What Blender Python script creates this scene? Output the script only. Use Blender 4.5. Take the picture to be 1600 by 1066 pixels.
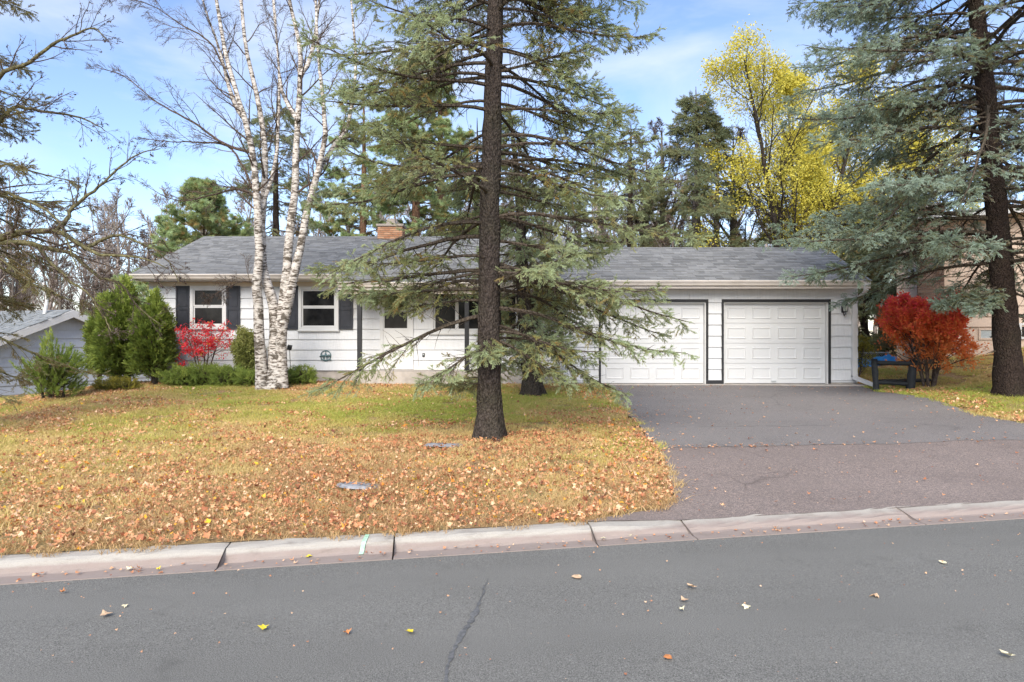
import bpy, math, random
import numpy as np
from mathutils import Vector, Matrix, Euler

# ------------------------------------------------------------------ scene, camera, light
scene = bpy.context.scene
for o in list(bpy.data.objects):
    bpy.data.objects.remove(o)
COL = scene.collection
R = math.radians
F, HZ, CZ = 1067.0, 525.0, 1.8        # focal length and horizon in photo pixels, eye height above the road

cam_d = bpy.data.cameras.new('camera')
cam_d.sensor_width = 36.0
cam_d.lens = 36.0 * F / 1600.0
cam_d.shift_y = -(533.0 - HZ) / 1600.0
cam_d.clip_start, cam_d.clip_end = 0.05, 2000.0
cam = bpy.data.objects.new('camera', cam_d)
COL.objects.link(cam)
cam.location = (0, 0, CZ)
cam.rotation_euler = (R(90), 0, 0)
scene.camera = cam

SUN_EL, SUN_AZ = R(38), R(192)        # azimuth clockwise from +Y (north): behind the camera
world = bpy.data.worlds.new('World')
scene.world = world
world.use_nodes = True
wn, wl = world.node_tree.nodes, world.node_tree.links
wn.clear()
w_out = wn.new('ShaderNodeOutputWorld')
sky = wn.new('ShaderNodeTexSky')
sky.sky_type = 'NISHITA'
sky.sun_disc = False
sky.sun_elevation = SUN_EL
sky.sun_rotation = SUN_AZ
sky.air_density, sky.dust_density, sky.ozone_density = 1.0, 0.3, 2.2
bg = wn.new('ShaderNodeBackground')
bg.inputs['Strength'].default_value = 0.14
tintn = wn.new('ShaderNodeMix'); tintn.data_type = 'RGBA'; tintn.blend_type = 'MULTIPLY'
tintn.inputs[0].default_value = 1.0; tintn.inputs[7].default_value = (1.0, 0.97, 1.05, 1)   # the camera's cool rendering of the sky
wl.new(sky.outputs[0], tintn.inputs[6])
wl.new(tintn.outputs[2], bg.inputs['Color'])
bgc = wn.new('ShaderNodeBackground')          # thin cloud veils
bgc.inputs['Color'].default_value = (0.93, 0.96, 1.0, 1)
bgc.inputs['Strength'].default_value = 0.66
tc = wn.new('ShaderNodeTexCoord')
mp = wn.new('ShaderNodeMapping')
mp.inputs['Scale'].default_value = (1.0, 1.0, 2.6)
mp.inputs['Rotation'].default_value = (0.3, 0.25, 0.4)
nz = wn.new('ShaderNodeTexNoise')
nz.inputs['Scale'].default_value = 2.6
nz.inputs['Detail'].default_value = 8
nz.inputs['Roughness'].default_value = 0.55
nz.inputs['Distortion'].default_value = 0.6
cr = wn.new('ShaderNodeValToRGB')
cr.color_ramp.elements[0].position, cr.color_ramp.elements[0].color = 0.43, (0.0, 0.0, 0.0, 1)
cr.color_ramp.elements[1].position, cr.color_ramp.elements[1].color = 0.78, (0.75, 0.75, 0.75, 1)
mxs = wn.new('ShaderNodeMixShader')
wl.new(tc.outputs['Generated'], mp.inputs['Vector'])
wl.new(mp.outputs[0], nz.inputs['Vector'])
wl.new(nz.outputs['Fac'], cr.inputs[0])
wl.new(cr.outputs[0], mxs.inputs[0])
wl.new(bg.outputs[0], mxs.inputs[1])
wl.new(bgc.outputs[0], mxs.inputs[2])
wl.new(mxs.outputs[0], w_out.inputs[0])

sun_d = bpy.data.lights.new('sun', 'SUN')
sun_d.energy = 3.0
sun_d.angle = R(42)
sun_d.color = (1.0, 0.93, 0.81)
sun = bpy.data.objects.new('sun', sun_d)
COL.objects.link(sun)
sdir = Vector((math.sin(SUN_AZ) * math.cos(SUN_EL), math.cos(SUN_AZ) * math.cos(SUN_EL), math.sin(SUN_EL)))
sun.rotation_euler = sdir.to_track_quat('Z', 'Y').to_euler()
sun.location = (-6, -12, 20)

vs = scene.view_settings
vs.view_transform, vs.look, vs.gamma, vs.use_curve_mapping = 'Standard', 'None', 1.0, False
vs.exposure = 0.89
scene.cycles.max_bounces = 4
scene.cycles.use_adaptive_sampling = True
scene.cycles.adaptive_threshold = 0.018
scene.cycles.diffuse_bounces = 2
scene.cycles.glossy_bounces = 2
scene.cycles.transmission_bounces = 3
scene.cycles.transparent_max_bounces = 6
scene.cycles.use_denoising = True
scene.render.use_persistent_data = False

# ------------------------------------------------------------------ helpers: objects
def tag(o, label=None, cat=None, group=None, kind=None):
    if label: o['label'] = label
    if cat: o['category'] = cat
    if group: o['group'] = group
    if kind: o['kind'] = kind
    return o

def empty(name, loc=(0, 0, 0), parent=None):
    o = bpy.data.objects.new(name, None)
    o.empty_display_size = 0.2
    COL.objects.link(o)
    o.location = loc
    if parent: o.parent = parent
    return o

def link(name, me, mat=None, parent=None):
    o = bpy.data.objects.new(name, me)
    COL.objects.link(o)
    if mat and not me.materials:
        for m in (mat if isinstance(mat, (list, tuple)) else [mat]):
            me.materials.append(m)
    if parent: o.parent = parent
    return o

def thing(name, label, cat, loc=(0, 0, 0), group=None):
    return tag(empty(name, loc), label, cat, group)

class MB:
    """collects vertices, quads and triangles; every piece is given in the parent's coordinates"""
    def __init__(s):
        s.v, s.q, s.t, s.n = [], [], [], 0
    def add(s, v, q=None, t=None):
        v = np.asarray(v, dtype=np.float64).reshape(-1, 3)
        if q is not None and len(q): s.q.append(np.asarray(q, dtype=np.int64).reshape(-1, 4) + s.n)
        if t is not None and len(t): s.t.append(np.asarray(t, dtype=np.int64).reshape(-1, 3) + s.n)
        s.v.append(v); s.n += len(v)
        return s
    def box(s, x0, x1, y0, y1, z0, z1):
        return s.hexa([(x0, y0, z0), (x1, y0, z0), (x1, y1, z0), (x0, y1, z0), (x0, y0, z1), (x1, y0, z1), (x1, y1, z1), (x0, y1, z1)])
    def hexa(s, p):
        return s.add(p, [(0, 3, 2, 1), (4, 5, 6, 7), (0, 1, 5, 4), (1, 2, 6, 5), (2, 3, 7, 6), (3, 0, 4, 7)])
    def prism(s, poly, y0, y1):
        """poly: (x,z) outline counter-clockwise seen from -y; extruded along y"""
        n = len(poly)
        v = [(x, y0, z) for x, z in poly] + [(x, y1, z) for x, z in poly]
        s.add(v, [(i, (i + 1) % n, n + (i + 1) % n, n + i)[::-1] for i in range(n)])
        b = s.n - 2 * n
        s.t.append(np.array([(b, b + i, b + i + 1) for i in range(1, n - 1)]))
        s.t.append(np.array([(b + n, b + n + i + 1, b + n + i) for i in range(1, n - 1)]))
        return s
    def tubes(s, pts, rad, sides=6, cap=False):
        v, q = tube_arrays(pts, rad, sides)
        s.add(v, q)
        if cap:
            N, P = pts.shape[:2]
            b = s.n - len(v)
            for i in range(N):
                for k in (0, P - 1):
                    o = b + (i * P + k) * sides
                    tr = [(o, o + j, o + j + 1) for j in range(1, sides - 1)]
                    if k == 0: tr = [x[::-1] for x in tr]
                    s.t.append(np.array(tr))
        return s
    def tube(s, pts, rad, sides=8, cap=True):
        p = np.asarray(pts, dtype=float)[None]
        r = np.broadcast_to(np.asarray(rad, dtype=float), (len(pts),))[None]
        return s.tubes(p, r, sides, cap)
    def mesh(s, name='m', smooth=False):
        v = np.concatenate(s.v) if s.v else np.zeros((0, 3))
        q = np.concatenate(s.q) if s.q else np.zeros((0, 4), dtype=np.int64)
        t = np.concatenate(s.t) if s.t else np.zeros((0, 3), dtype=np.int64)
        me = bpy.data.meshes.new(name)
        me.vertices.add(len(v)); me.vertices.foreach_set('co', v.astype(np.float32).ravel())
        nl = 4 * len(q) + 3 * len(t)
        me.loops.add(nl); me.loops.foreach_set('vertex_index', np.concatenate([q.ravel(), t.ravel()]).astype(np.int32))
        npol = len(q) + len(t)
        me.polygons.add(npol)
        st = np.concatenate([np.arange(len(q)) * 4, 4 * len(q) + np.arange(len(t)) * 3]).astype(np.int32)
        me.polygons.foreach_set('loop_start', st)
        me.polygons.foreach_set('use_smooth', np.full(npol, bool(smooth)))
        me.update(calc_edges=True)
        me.validate()
        return me
    def build(s, name, mat, parent=None, smooth=False):
        return link(name, s.mesh(name, smooth), mat, parent)

def tube_arrays(pts, rad, sides):
    N, P, _ = pts.shape
    tan = np.gradient(pts, axis=1)
    tan /= np.linalg.norm(tan, axis=2, keepdims=True) + 1e-12
    mean = tan.mean(axis=1)
    ref = np.where(np.abs(mean[:, 2:3]) > 0.8, np.array([[1.0, 0.13, 0]]), np.array([[0.0, 0.0, 1.0]]))
    u = np.cross(tan, ref[:, None, :]); u /= np.linalg.norm(u, axis=2, keepdims=True) + 1e-12
    w = np.cross(u, tan)
    a = np.arange(sides) * 2 * math.pi / sides
    ring = u[:, :, None, :] * np.cos(a)[None, None, :, None] + w[:, :, None, :] * np.sin(a)[None, None, :, None]
    v = pts[:, :, None, :] + ring * rad[:, :, None, None]
    i = np.arange(N)[:, None, None] * P * sides + np.arange(P - 1)[None, :, None] * sides
    j = np.arange(sides)[None, None, :]
    j2 = (j + 1) % sides
    q = np.stack([i + j, i + sides + j, i + sides + j2, i + j2], axis=-1).reshape(-1, 4)
    return v.reshape(-1, 3), q

def at(x, y, D):
    """photo pixel at distance D -> world"""
    return np.array([(x - 800.0) / F * D, D, CZ - (y - HZ) / F * D])

# ------------------------------------------------------------------ helpers: materials
class NT:
    def __init__(s, name):
        s.m = bpy.data.materials.new(name); s.m.use_nodes = True
        s.n, s.l = s.m.node_tree.nodes, s.m.node_tree.links
        s.b = s.n['Principled BSDF']
    def node(s, kind, **kw):
        n = s.n.new(kind)
        for k, v in kw.items():
            if hasattr(n, k): setattr(n, k, v)
        return n
    def coord(s, which='Object', scale=(1, 1, 1), rot=(0, 0, 0)):
        t = s.node('ShaderNodeTexCoord'); m = s.node('ShaderNodeMapping')
        m.inputs['Scale'].default_value = scale
        m.inputs['Rotation'].default_value = rot
        s.l.new(t.outputs[which], m.inputs['Vector'])
        return m.outputs[0]
    def wcoord(s, scale=(1, 1, 1)):
        t = s.node('ShaderNodeNewGeometry'); m = s.node('ShaderNodeMapping')
        m.inputs['Scale'].default_value = scale
        s.l.new(t.outputs['Position'], m.inputs['Vector'])
        return m.outputs[0]
    def noise(s, vec, scale, detail=4, rough=0.55, dist=0.0):
        n = s.node('ShaderNodeTexNoise')
        n.inputs['Scale'].default_value = scale; n.inputs['Detail'].default_value = detail
        n.inputs['Roughness'].default_value = rough; n.inputs['Distortion'].default_value = dist
        s.l.new(vec, n.inputs['Vector'])
        return n.outputs['Fac']
    def ramp(s, fac, stops, interp='LINEAR'):
        r = s.node('ShaderNodeValToRGB'); r.color_ramp.interpolation = interp
        e = r.color_ramp.elements
        while len(e) < len(stops): e.new(0.5)
        for el, (p, c) in zip(e, stops):
            el.position = p
            c = (c, c, c) if isinstance(c, (int, float)) else c
            el.color = (*c[:3], 1)
        s.l.new(fac, r.inputs[0])
        return r.outputs[0]
    def mix(s, fac, a, b, mode='MIX'):
        m = s.node('ShaderNodeMix', data_type='RGBA', blend_type=mode)
        for sock, val in ((m.inputs[0], fac), (m.inputs[6], a), (m.inputs[7], b)):
            if isinstance(val, bpy.types.NodeSocket): s.l.new(val, sock)
            elif isinstance(val, (int, float)): sock.default_value = val if sock.type == 'VALUE' else (val, val, val, 1)
            else: sock.default_value = (*val[:3], 1)
        return m.outputs[2]
    def math(s, op, a, b=0.0):
        m = s.node('ShaderNodeMath', operation=op)
        for sock, val in ((m.inputs[0], a), (m.inputs[1], b)):
            if isinstance(val, bpy.types.NodeSocket): s.l.new(val, sock)
            else: sock.default_value = val
        return m.outputs[0]
    def attr(s, name, kind='GEOMETRY'):
        a = s.node('ShaderNodeAttribute', attribute_name=name, attribute_type=kind)
        return a.outputs['Fac']
    def rand(s):
        return s.node('ShaderNodeObjectInfo').outputs['Random']
    def island(s):
        return s.node('ShaderNodeNewGeometry').outputs['Random Per Island']
    def bump(s, h, strength=0.3, dist=0.01):
        b = s.node('ShaderNodeBump')
        b.inputs['Strength'].default_value = strength; b.inputs['Distance'].default_value = dist
        s.l.new(h, b.inputs['Height']); s.l.new(b.outputs[0], s.b.inputs['Normal'])
    def done(s, col, rough=0.8, spec=0.3, metal=0.0):
        for sock, val in ((s.b.inputs['Base Color'], col), (s.b.inputs['Roughness'], rough)):
            if isinstance(val, bpy.types.NodeSocket): s.l.new(val, sock)
            elif isinstance(val, (int, float)): sock.default_value = val
            else: sock.default_value = (*val[:3], 1)
        s.b.inputs['Specular IOR Level'].default_value = spec
        s.b.inputs['Metallic'].default_value = metal
        return s.m

def paint(name, c, rough=0.6, var=0.08, scale=3.0, spec=0.3, grime=0.0, gcol=(0.3, 0.27, 0.22)):
    t = NT(name); v = t.wcoord()
    n1 = t.noise(v, scale, 5)
    a = tuple(x * (1 - var) for x in c); b = tuple(min(1, x * (1 + var)) for x in c)
    col = t.ramp(n1, [(0.3, a), (0.7, b)])
    if grime:
        g = t.ramp(t.noise(v, 1.3, 6, 0.7), [(0.5, 0.0), (0.8, grime)])
        col = t.mix(g, col, gcol)
    t.bump(t.noise(v, 60, 3), 0.12, 0.004)
    return t.done(col, rough, spec)

def m_siding(name, c, dirt):
    t = NT(name)
    v = t.wcoord((40, 40, 1.6))                    # vertical striations of the shakes
    st = t.noise(v, 1.0, 4, 0.6)
    w = t.wcoord((1, 1, 1))
    big = t.noise(w, 1.6, 5, 0.6)
    a = tuple(x * 0.9 for x in c)
    col = t.ramp(st, [(0.3, a), (0.65, c)])
    col = t.mix(t.ramp(big, [(0.45, 0.0), (0.8, 0.28)]), col, dirt)
    col = t.mix(t.math('MULTIPLY', t.rand(), 0.10), col, dirt)
    t.bump(st, 0.35, 0.004)
    return t.done(col, 0.55, 0.3)

def m_bark(name, dark, light, sx=14, sz=3.0, rough=0.95):
    t = NT(name)
    v = t.wcoord((sx, sx, sz))
    n = t.noise(v, 1.0, 8, 0.7, 0.6)
    big = t.noise(t.wcoord((2, 2, 2)), 1.0, 3)
    col = t.ramp(n, [(0.32, dark), (0.68, light)])
    col = t.mix(t.ramp(big, [(0.45, 0), (0.75, 0.45)]), col, tuple(0.5 * (a + b) * f for a, b, f in zip(dark, light, (0.9, 1.1, 0.8))))
    pl_ = t.node('ShaderNodeTexVoronoi'); pl_.inputs['Scale'].default_value = 1.0; t.l.new(t.wcoord((sx * 1.6, sx * 1.6, sx * .9)), pl_.inputs['Vector'])
    col = t.mix(t.ramp(pl_.outputs['Distance'], [(0.45, 0.0), (0.8, 0.6)]), col, tuple(x * .6 for x in dark))
    t.bump(t.math('SUBTRACT', n, pl_.outputs['Distance']), 1.0, 0.03)
    return t.done(col, rough, 0.15)

def m_foliage(name, stops, tipcol=None, rough=0.6, transl=0.25, tipmix=0.7, isl=0.25):
    """leaf/needle colour from the per-copy attribute tint, optional paler shoot tips, thin-leaf translucency"""
    t = NT(name)
    f = t.attr('tint', 'INSTANCER')
    f = t.math('ADD', f, t.math('MULTIPLY', t.math('SUBTRACT', t.island(), 0.5), isl))
    col = t.ramp(f, stops)
    if tipcol:
        col = t.mix(t.math('MULTIPLY', t.attr('tip'), t.math('MULTIPLY', t.attr('blue', 'INSTANCER'), tipmix)), col, tipcol)
    t.done(col, rough, 0.25)
    if transl:
        tr = t.node('ShaderNodeBsdfTranslucent'); mx = t.node('ShaderNodeMixShader')
        t.l.new(col, tr.inputs['Color']); mx.inputs[0].default_value = transl
        t.l.new(t.b.outputs[0], mx.inputs[1]); t.l.new(tr.outputs[0], mx.inputs[2])
        t.l.new(mx.outputs[0], t.n['Material Output'].inputs[0])
    return t.m

M = {}
M['siding'] = m_siding('white_siding', (0.75, 0.75, 0.75), (0.60, 0.59, 0.57))
M['grey_siding'] = m_siding('grey_siding', (0.56, 0.61, 0.69), (0.50, 0.54, 0.60))
M['beige_siding'] = m_siding('beige_siding', (0.68, 0.52, 0.40), (0.58, 0.45, 0.35))
M['white'] = paint('white_trim', (0.68, 0.67, 0.65), 0.5, 0.05, 2.0, grime=0.35, gcol=(0.55, 0.52, 0.47))
M['door_white'] = paint('garage_door_white', (0.66, 0.66, 0.655), 0.45, 0.03, 1.5, grime=0.15, gcol=(0.6, 0.58, 0.54))
M['gutter'] = paint('gutter_beige', (0.66, 0.60, 0.54), 0.45, 0.08, 2.0, grime=0.5, gcol=(0.42, 0.36, 0.30))
M['soffit'] = paint('soffit_shade_beige', (0.62, 0.53, 0.44), 0.7, 0.06, 2.0)  # shade under the eaves put into the base colour of soffit and frieze
M['black'] = paint('black_trim', (0.028, 0.028, 0.03), 0.5, 0.2, 5.0)
M['shutter'] = paint('shutter_charcoal', (0.035, 0.037, 0.045), 0.5, 0.2, 6.0)
M['log'] = paint('charcoal_log', (0.022, 0.024, 0.026), 0.7, 0.35, 9.0, grime=0.4, gcol=(0.05, 0.05, 0.045))
M['iron'] = paint('dark_iron', (0.03, 0.032, 0.035), 0.45, 0.2, 10.0, 0.5)
M['verdigris'] = paint('verdigris_metal', (0.10, 0.17, 0.18), 0.55, 0.4, 25.0, 0.5)
M['concrete'] = paint('foundation_concrete', (0.47, 0.42, 0.37), 0.9, 0.18, 5.0, grime=0.6, gcol=(0.30, 0.25, 0.21))
M['galv'] = paint('galvanised_steel', (0.42, 0.45, 0.44), 0.4, 0.1, 8.0, 0.6)
M['tarp'] = paint('blue_tarp', (0.03, 0.25, 0.62), 0.4, 0.2, 4.0)
M['stone'] = paint('slate_stone', (0.26, 0.265, 0.28), 0.9, 0.45, 14.0, grime=0.8, gcol=(0.10, 0.09, 0.08))
M['tar'] = paint('tar_seal', (0.128, 0.128, 0.127), 0.85, 0.4, 40.0)
M['digit'] = paint('dark_digit', (0.03, 0.025, 0.02), 0.5, 0.1, 5.0)

def m_glass():
    t = NT('window_glass')
    n = t.noise(t.wcoord((1, 1, 1)), 2.2, 4)
    col = t.ramp(n, [(0.35, (0.008, 0.009, 0.010)), (0.7, (0.035, 0.034, 0.034))])
    t.done(col, 0.10, 0.12)
    return t.m
M['glass'] = m_glass()
t_ = NT('lamp_glass'); M['lampglass'] = t_.done((0.45, 0.45, 0.42), 0.15, 0.5)

def m_shingle(name, c0, c1):
    t = NT(name)
    isl = t.island()
    n = t.noise(t.wcoord((1, 1, 1)), 90, 3, 0.6)
    col = t.ramp(isl, [(0.0, c0), (1.0, c1)])
    col = t.mix(t.ramp(n, [(0.35, 0.35), (0.65, 0.0)]), col, tuple(x * 0.6 for x in c0))
    big = t.noise(t.wcoord((0.5, 1.5, 1)), 1.0, 4)
    col = t.mix(t.ramp(big, [(0.45, 0), (0.75, 0.3)]), col, (0.33, 0.33, 0.325))
    return t.done(col, 0.92, 0.2)
M['shingle'] = m_shingle('grey_shingle', (0.162, 0.163, 0.162), (0.288, 0.287, 0.281))
M['shingle_grey'] = m_shingle('pale_shingle', (0.20, 0.215, 0.22), (0.30, 0.31, 0.31))

def m_brick():
    t = NT('brown_brick')
    col = t.ramp(t.island(), [(0, (0.13, 0.075, 0.05)), (0.5, (0.20, 0.125, 0.085)), (1, (0.28, 0.19, 0.135))])
    return t.done(col, 0.9, 0.2)
M['brick'] = m_brick()
t_ = NT('orange_brick'); M['brick_orange'] = t_.done(t_.ramp(t_.island(), [(0, (0.36, 0.17, 0.09)), (1, (0.52, 0.30, 0.18))]), 0.9, 0.2)
M['mortar'] = paint('mortar', (0.36, 0.31, 0.26), 0.95, 0.1)

def m_asphalt(name, base, fleck, pink=None, scale=1.0, crack=0.5):
    t = NT(name); v = t.wcoord()
    fine = t.noise(v, 150 * scale, 4, 0.75)
    mid = t.noise(v, 42 * scale, 4, 0.7)
    big = t.noise(v, 0.7, 5, 0.6)
    d = tuple(x * 0.30 for x in base); l = tuple(min(1, x * 2.1) for x in base)
    col = t.ramp(fine, [(0.34, d), (0.5, base), (0.66, l)])
    col = t.mix(t.ramp(mid, [(0.5, 0), (0.72, 0.5)]), col, fleck)
    if pink:
        vo = t.node('ShaderNodeTexVoronoi'); vo.inputs['Scale'].default_value = 95 * scale
        t.l.new(v, vo.inputs['Vector'])
        sep = t.node('ShaderNodeSeparateColor'); t.l.new(vo.outputs['Color'], sep.inputs[0])
        col = t.mix(t.ramp(sep.outputs[0], [(0.55, 0), (0.95, 0.75)]), col, pink)
    col = t.mix(t.ramp(big, [(0.40, 0), (0.72, 0.35)]), col, tuple(x * 0.72 for x in base))
    # worn lanes along the street, oily spots, hair cracks
    lane = t.noise(t.wcoord((0.25, 1.5, 1)), 1.0, 3, 0.5)
    col = t.mix(t.ramp(lane, [(0.42, 0), (0.68, 0.30)]), col, tuple(min(1, x * 1.3) for x in base))
    spot = t.noise(v, 2.3, 5, 0.7)
    col = t.mix(t.ramp(spot, [(0.60, 0), (0.74, 0.45)]), col, tuple(x * 0.5 for x in base))
    vc = t.node('ShaderNodeTexVoronoi', feature='DISTANCE_TO_EDGE'); vc.inputs['Scale'].default_value = 0.42
    nd = t.node('ShaderNodeTexNoise'); nd.inputs['Scale'].default_value = 1.7; nd.inputs['Detail'].default_value = 6
    t.l.new(v, nd.inputs['Vector'])
    t.l.new(t.mix(0.22, v, nd.outputs['Color']), vc.inputs['Vector'])
    ck = t.math('MULTIPLY', t.ramp(vc.outputs['Distance'], [(0.0, 1.0), (0.006, 0.0)]), t.ramp(big, [(0.45, 0), (0.6, crack)]))
    col = t.mix(ck, col, tuple(x * 0.35 for x in base))
    t.bump(fine, 0.5, 0.006)
    return t.done(col, 0.9, 0.25)
M['road'] = m_asphalt('road_asphalt', (0.169, 0.164, 0.148), (0.205, 0.197, 0.180), None, 1.0, 0.10)
M['drive'] = m_asphalt('driveway_asphalt', (0.185, 0.172, 0.162), (0.227, 0.205, 0.188), (0.287, 0.233, 0.215), 0.9)
M['apron'] = m_asphalt('driveway_old_asphalt', (0.193, 0.158, 0.142), (0.247, 0.206, 0.181), (0.386, 0.297, 0.254), 0.8)

def m_kerb():
    t = NT('kerb_concrete'); v = t.wcoord()
    n = t.noise(v, 7, 6, 0.65); f = t.noise(v, 160, 3, 0.6)
    sep = t.node('ShaderNodeSeparateXYZ'); g = t.node('ShaderNodeNewGeometry'); t.l.new(g.outputs['Position'], sep.inputs[0])
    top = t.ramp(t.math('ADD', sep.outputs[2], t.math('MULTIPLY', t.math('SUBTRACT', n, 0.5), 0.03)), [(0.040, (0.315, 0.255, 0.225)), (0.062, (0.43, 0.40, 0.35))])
    col = t.mix(t.ramp(n, [(0.45, 0), (0.75, 0.35)]), top, (0.34, 0.30, 0.26))
    col = t.mix(t.ramp(f, [(0.3, 0.45), (0.55, 0)]), col, (0.24, 0.20, 0.17))
    st = t.noise(t.wcoord((3.5, 3.5, 18)), 1.0, 6, 0.7)
    col = t.mix(t.ramp(st, [(0.54, 0), (0.70, 0.5)]), col, (0.20, 0.165, 0.135))
    t.bump(f, 0.5, 0.004)
    return t.done(col, 0.9, 0.2)
M['kerb'] = m_kerb()
M['chalk'] = paint('green_chalk', (0.38, 0.60, 0.42), 0.9, 0.25, 30)

def m_ground():
    t = NT('lawn_soil'); v = t.wcoord()
    a = t.noise(v, 30, 6, 0.7); b = t.noise(v, 0.9, 4, 0.6)
    straw = t.ramp(a, [(0.3, (0.16, 0.095, 0.05)), (0.5, (0.36, 0.235, 0.12)), (0.7, (0.50, 0.36, 0.18))])
    green = t.ramp(a, [(0.3, (0.14, 0.13, 0.05)), (0.65, (0.38, 0.35, 0.12))])
    col = t.mix(t.ramp(b, [(0.42, 0), (0.62, 0.5)]), straw, green)
    t.bump(a, 0.8, 0.03)
    return t.done(col, 1.0, 0.1)
M['ground'] = m_ground()

def m_birch():
    t = NT('birch_bark')
    v = t.wcoord((7, 7, 26)); n = t.noise(v, 1.0, 4, 0.6, 0.4)
    v2 = t.wcoord((3.5, 3.5, 6)); n2 = t.noise(v2, 1.0, 5, 0.65, 0.8)
    col = t.ramp(n, [(0.40, (0.09, 0.07, 0.055)), (0.46, (0.40, 0.35, 0.30)), (0.55, (0.66, 0.61, 0.55))])
    col = t.mix(t.ramp(n2, [(0.515, 0), (0.60, 0.92)]), col, (0.085, 0.068, 0.05))
    t.bump(n, 0.6, 0.015)
    return t.done(col, 0.8, 0.2)
M['birch'] = m_birch()
M['bark_spruce'] = m_bark('spruce_bark', (0.026, 0.020, 0.017), (0.12, 0.095, 0.080), 26, 12)
M['bark_dark'] = m_bark('dark_spruce_bark', (0.020, 0.014, 0.012), (0.085, 0.060, 0.048), 28, 14)
M['bark_pine'] = m_bark('pine_bark', (0.11, 0.06, 0.038), (0.34, 0.20, 0.13), 8, 3)
M['bark_grey'] = m_bark('grey_bark', (0.09, 0.075, 0.065), (0.24, 0.20, 0.175), 10, 3)
M['bark_black'] = m_bark('wet_dark_bark', (0.022, 0.018, 0.016), (0.075, 0.06, 0.05), 10, 3)
M['bark_moss'] = m_bark('mossy_bark', (0.085, 0.075, 0.04), (0.26, 0.23, 0.12), 12, 5)
M['twig'] = m_bark('twig_brown', (0.10, 0.07, 0.055), (0.21, 0.16, 0.13), 20, 8)
M['twig_spruce'] = m_bark('spruce_twig', (0.055, 0.042, 0.032), (0.16, 0.125, 0.095), 20, 8)
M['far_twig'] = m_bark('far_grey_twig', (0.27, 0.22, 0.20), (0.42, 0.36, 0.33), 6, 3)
M['needle_grey'] = m_foliage('spruce_needles', [(0.0, (0.376, 0.252, 0.091)), (0.25, (0.345, 0.314, 0.107)), (0.6, (0.303, 0.328, 0.139)), (1.0, (0.376, 0.432, 0.224))], (0.663, 0.782, 0.489))
M['needle_blue'] = m_foliage('blue_spruce_needles', [(0.0, (0.295, 0.194, 0.086)), (0.25, (0.233, 0.231, 0.097)), (0.6, (0.222, 0.273, 0.160)), (1.0, (0.332, 0.425, 0.320))], (0.665, 0.802, 0.685))
M['needle_old'] = m_foliage('olive_spruce_needles', [(0.0, (0.276, 0.196, 0.092)), (0.5, (0.310, 0.253, 0.115)), (1.0, (0.310, 0.299, 0.149))])
M['needle_pine'] = m_foliage('white_pine_needles', [(0.0, (0.590, 0.389, 0.155)), (0.2, (0.420, 0.420, 0.171)), (0.6, (0.327, 0.420, 0.186)), (1.0, (0.497, 0.621, 0.310))])
M['needle_dark'] = m_foliage('dark_conifer_needles', [(0.0, (0.335, 0.245, 0.120)), (0.3, (0.258, 0.258, 0.120)), (1.0, (0.258, 0.303, 0.173))])
M['leaf_yellow'] = m_foliage('yellow_leaves', [(0.0, (0.42, 0.42, 0.10)), (0.4, (0.72, 0.63, 0.09)), (1.0, (0.88, 0.77, 0.17))], transl=0.4)
M['leaf_red'] = m_foliage('red_leaves', [(0.0, (0.86, 0.33, 0.10)), (0.35, (0.92, 0.27, 0.09)), (0.7, (0.92, 0.17, 0.10)), (1.0, (0.92, 0.11, 0.14))], transl=0.55)
M['leaf_crimson'] = m_foliage('crimson_leaves', [(0.0, (0.70, 0.06, 0.06)), (0.8, (0.88, 0.06, 0.09)), (1.0, (0.80, 0.55, 0.12))], transl=0.35)
M['leaf_brown'] = m_foliage('dry_leaves', [(0.0, (0.06, 0.045, 0.045)), (1.0, (0.14, 0.10, 0.085))], transl=0.1)
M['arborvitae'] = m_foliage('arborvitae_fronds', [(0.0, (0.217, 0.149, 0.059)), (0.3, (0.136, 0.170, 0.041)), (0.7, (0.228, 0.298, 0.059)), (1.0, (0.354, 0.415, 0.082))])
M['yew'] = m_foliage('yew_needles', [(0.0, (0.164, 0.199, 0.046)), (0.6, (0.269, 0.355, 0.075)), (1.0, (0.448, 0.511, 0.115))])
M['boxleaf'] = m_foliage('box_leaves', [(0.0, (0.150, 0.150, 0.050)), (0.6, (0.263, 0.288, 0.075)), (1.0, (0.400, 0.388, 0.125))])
M['olive_leaf'] = m_foliage('olive_yellow_leaves', [(0.0, (0.12, 0.13, 0.04)), (0.5, (0.28, 0.26, 0.05)), (1.0, (0.50, 0.42, 0.08))], transl=0.35)
M['grass'] = m_foliage('grass_blades', [(0.0, (0.52, 0.33, 0.16)), (0.35, (0.78, 0.57, 0.27)), (0.6, (0.70, 0.56, 0.20)), (0.85, (0.52, 0.50, 0.12)), (1.0, (0.40, 0.46, 0.085))], transl=0.3, isl=0.4)
M['litter'] = m_foliage('fallen_leaves', [(0.0, (0.220, 0.087, 0.055)), (0.2, (0.441, 0.165, 0.078)), (0.42, (0.683, 0.310, 0.147)), (0.62, (0.815, 0.456, 0.238)), (0.8, (0.904, 0.611, 0.393)), (0.9, (0.815, 0.272, 0.064)), (0.97, (0.920, 0.485, 0.046)), (1.0, (0.920, 0.679, 0.055))], transl=0.15, isl=0.0)

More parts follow.
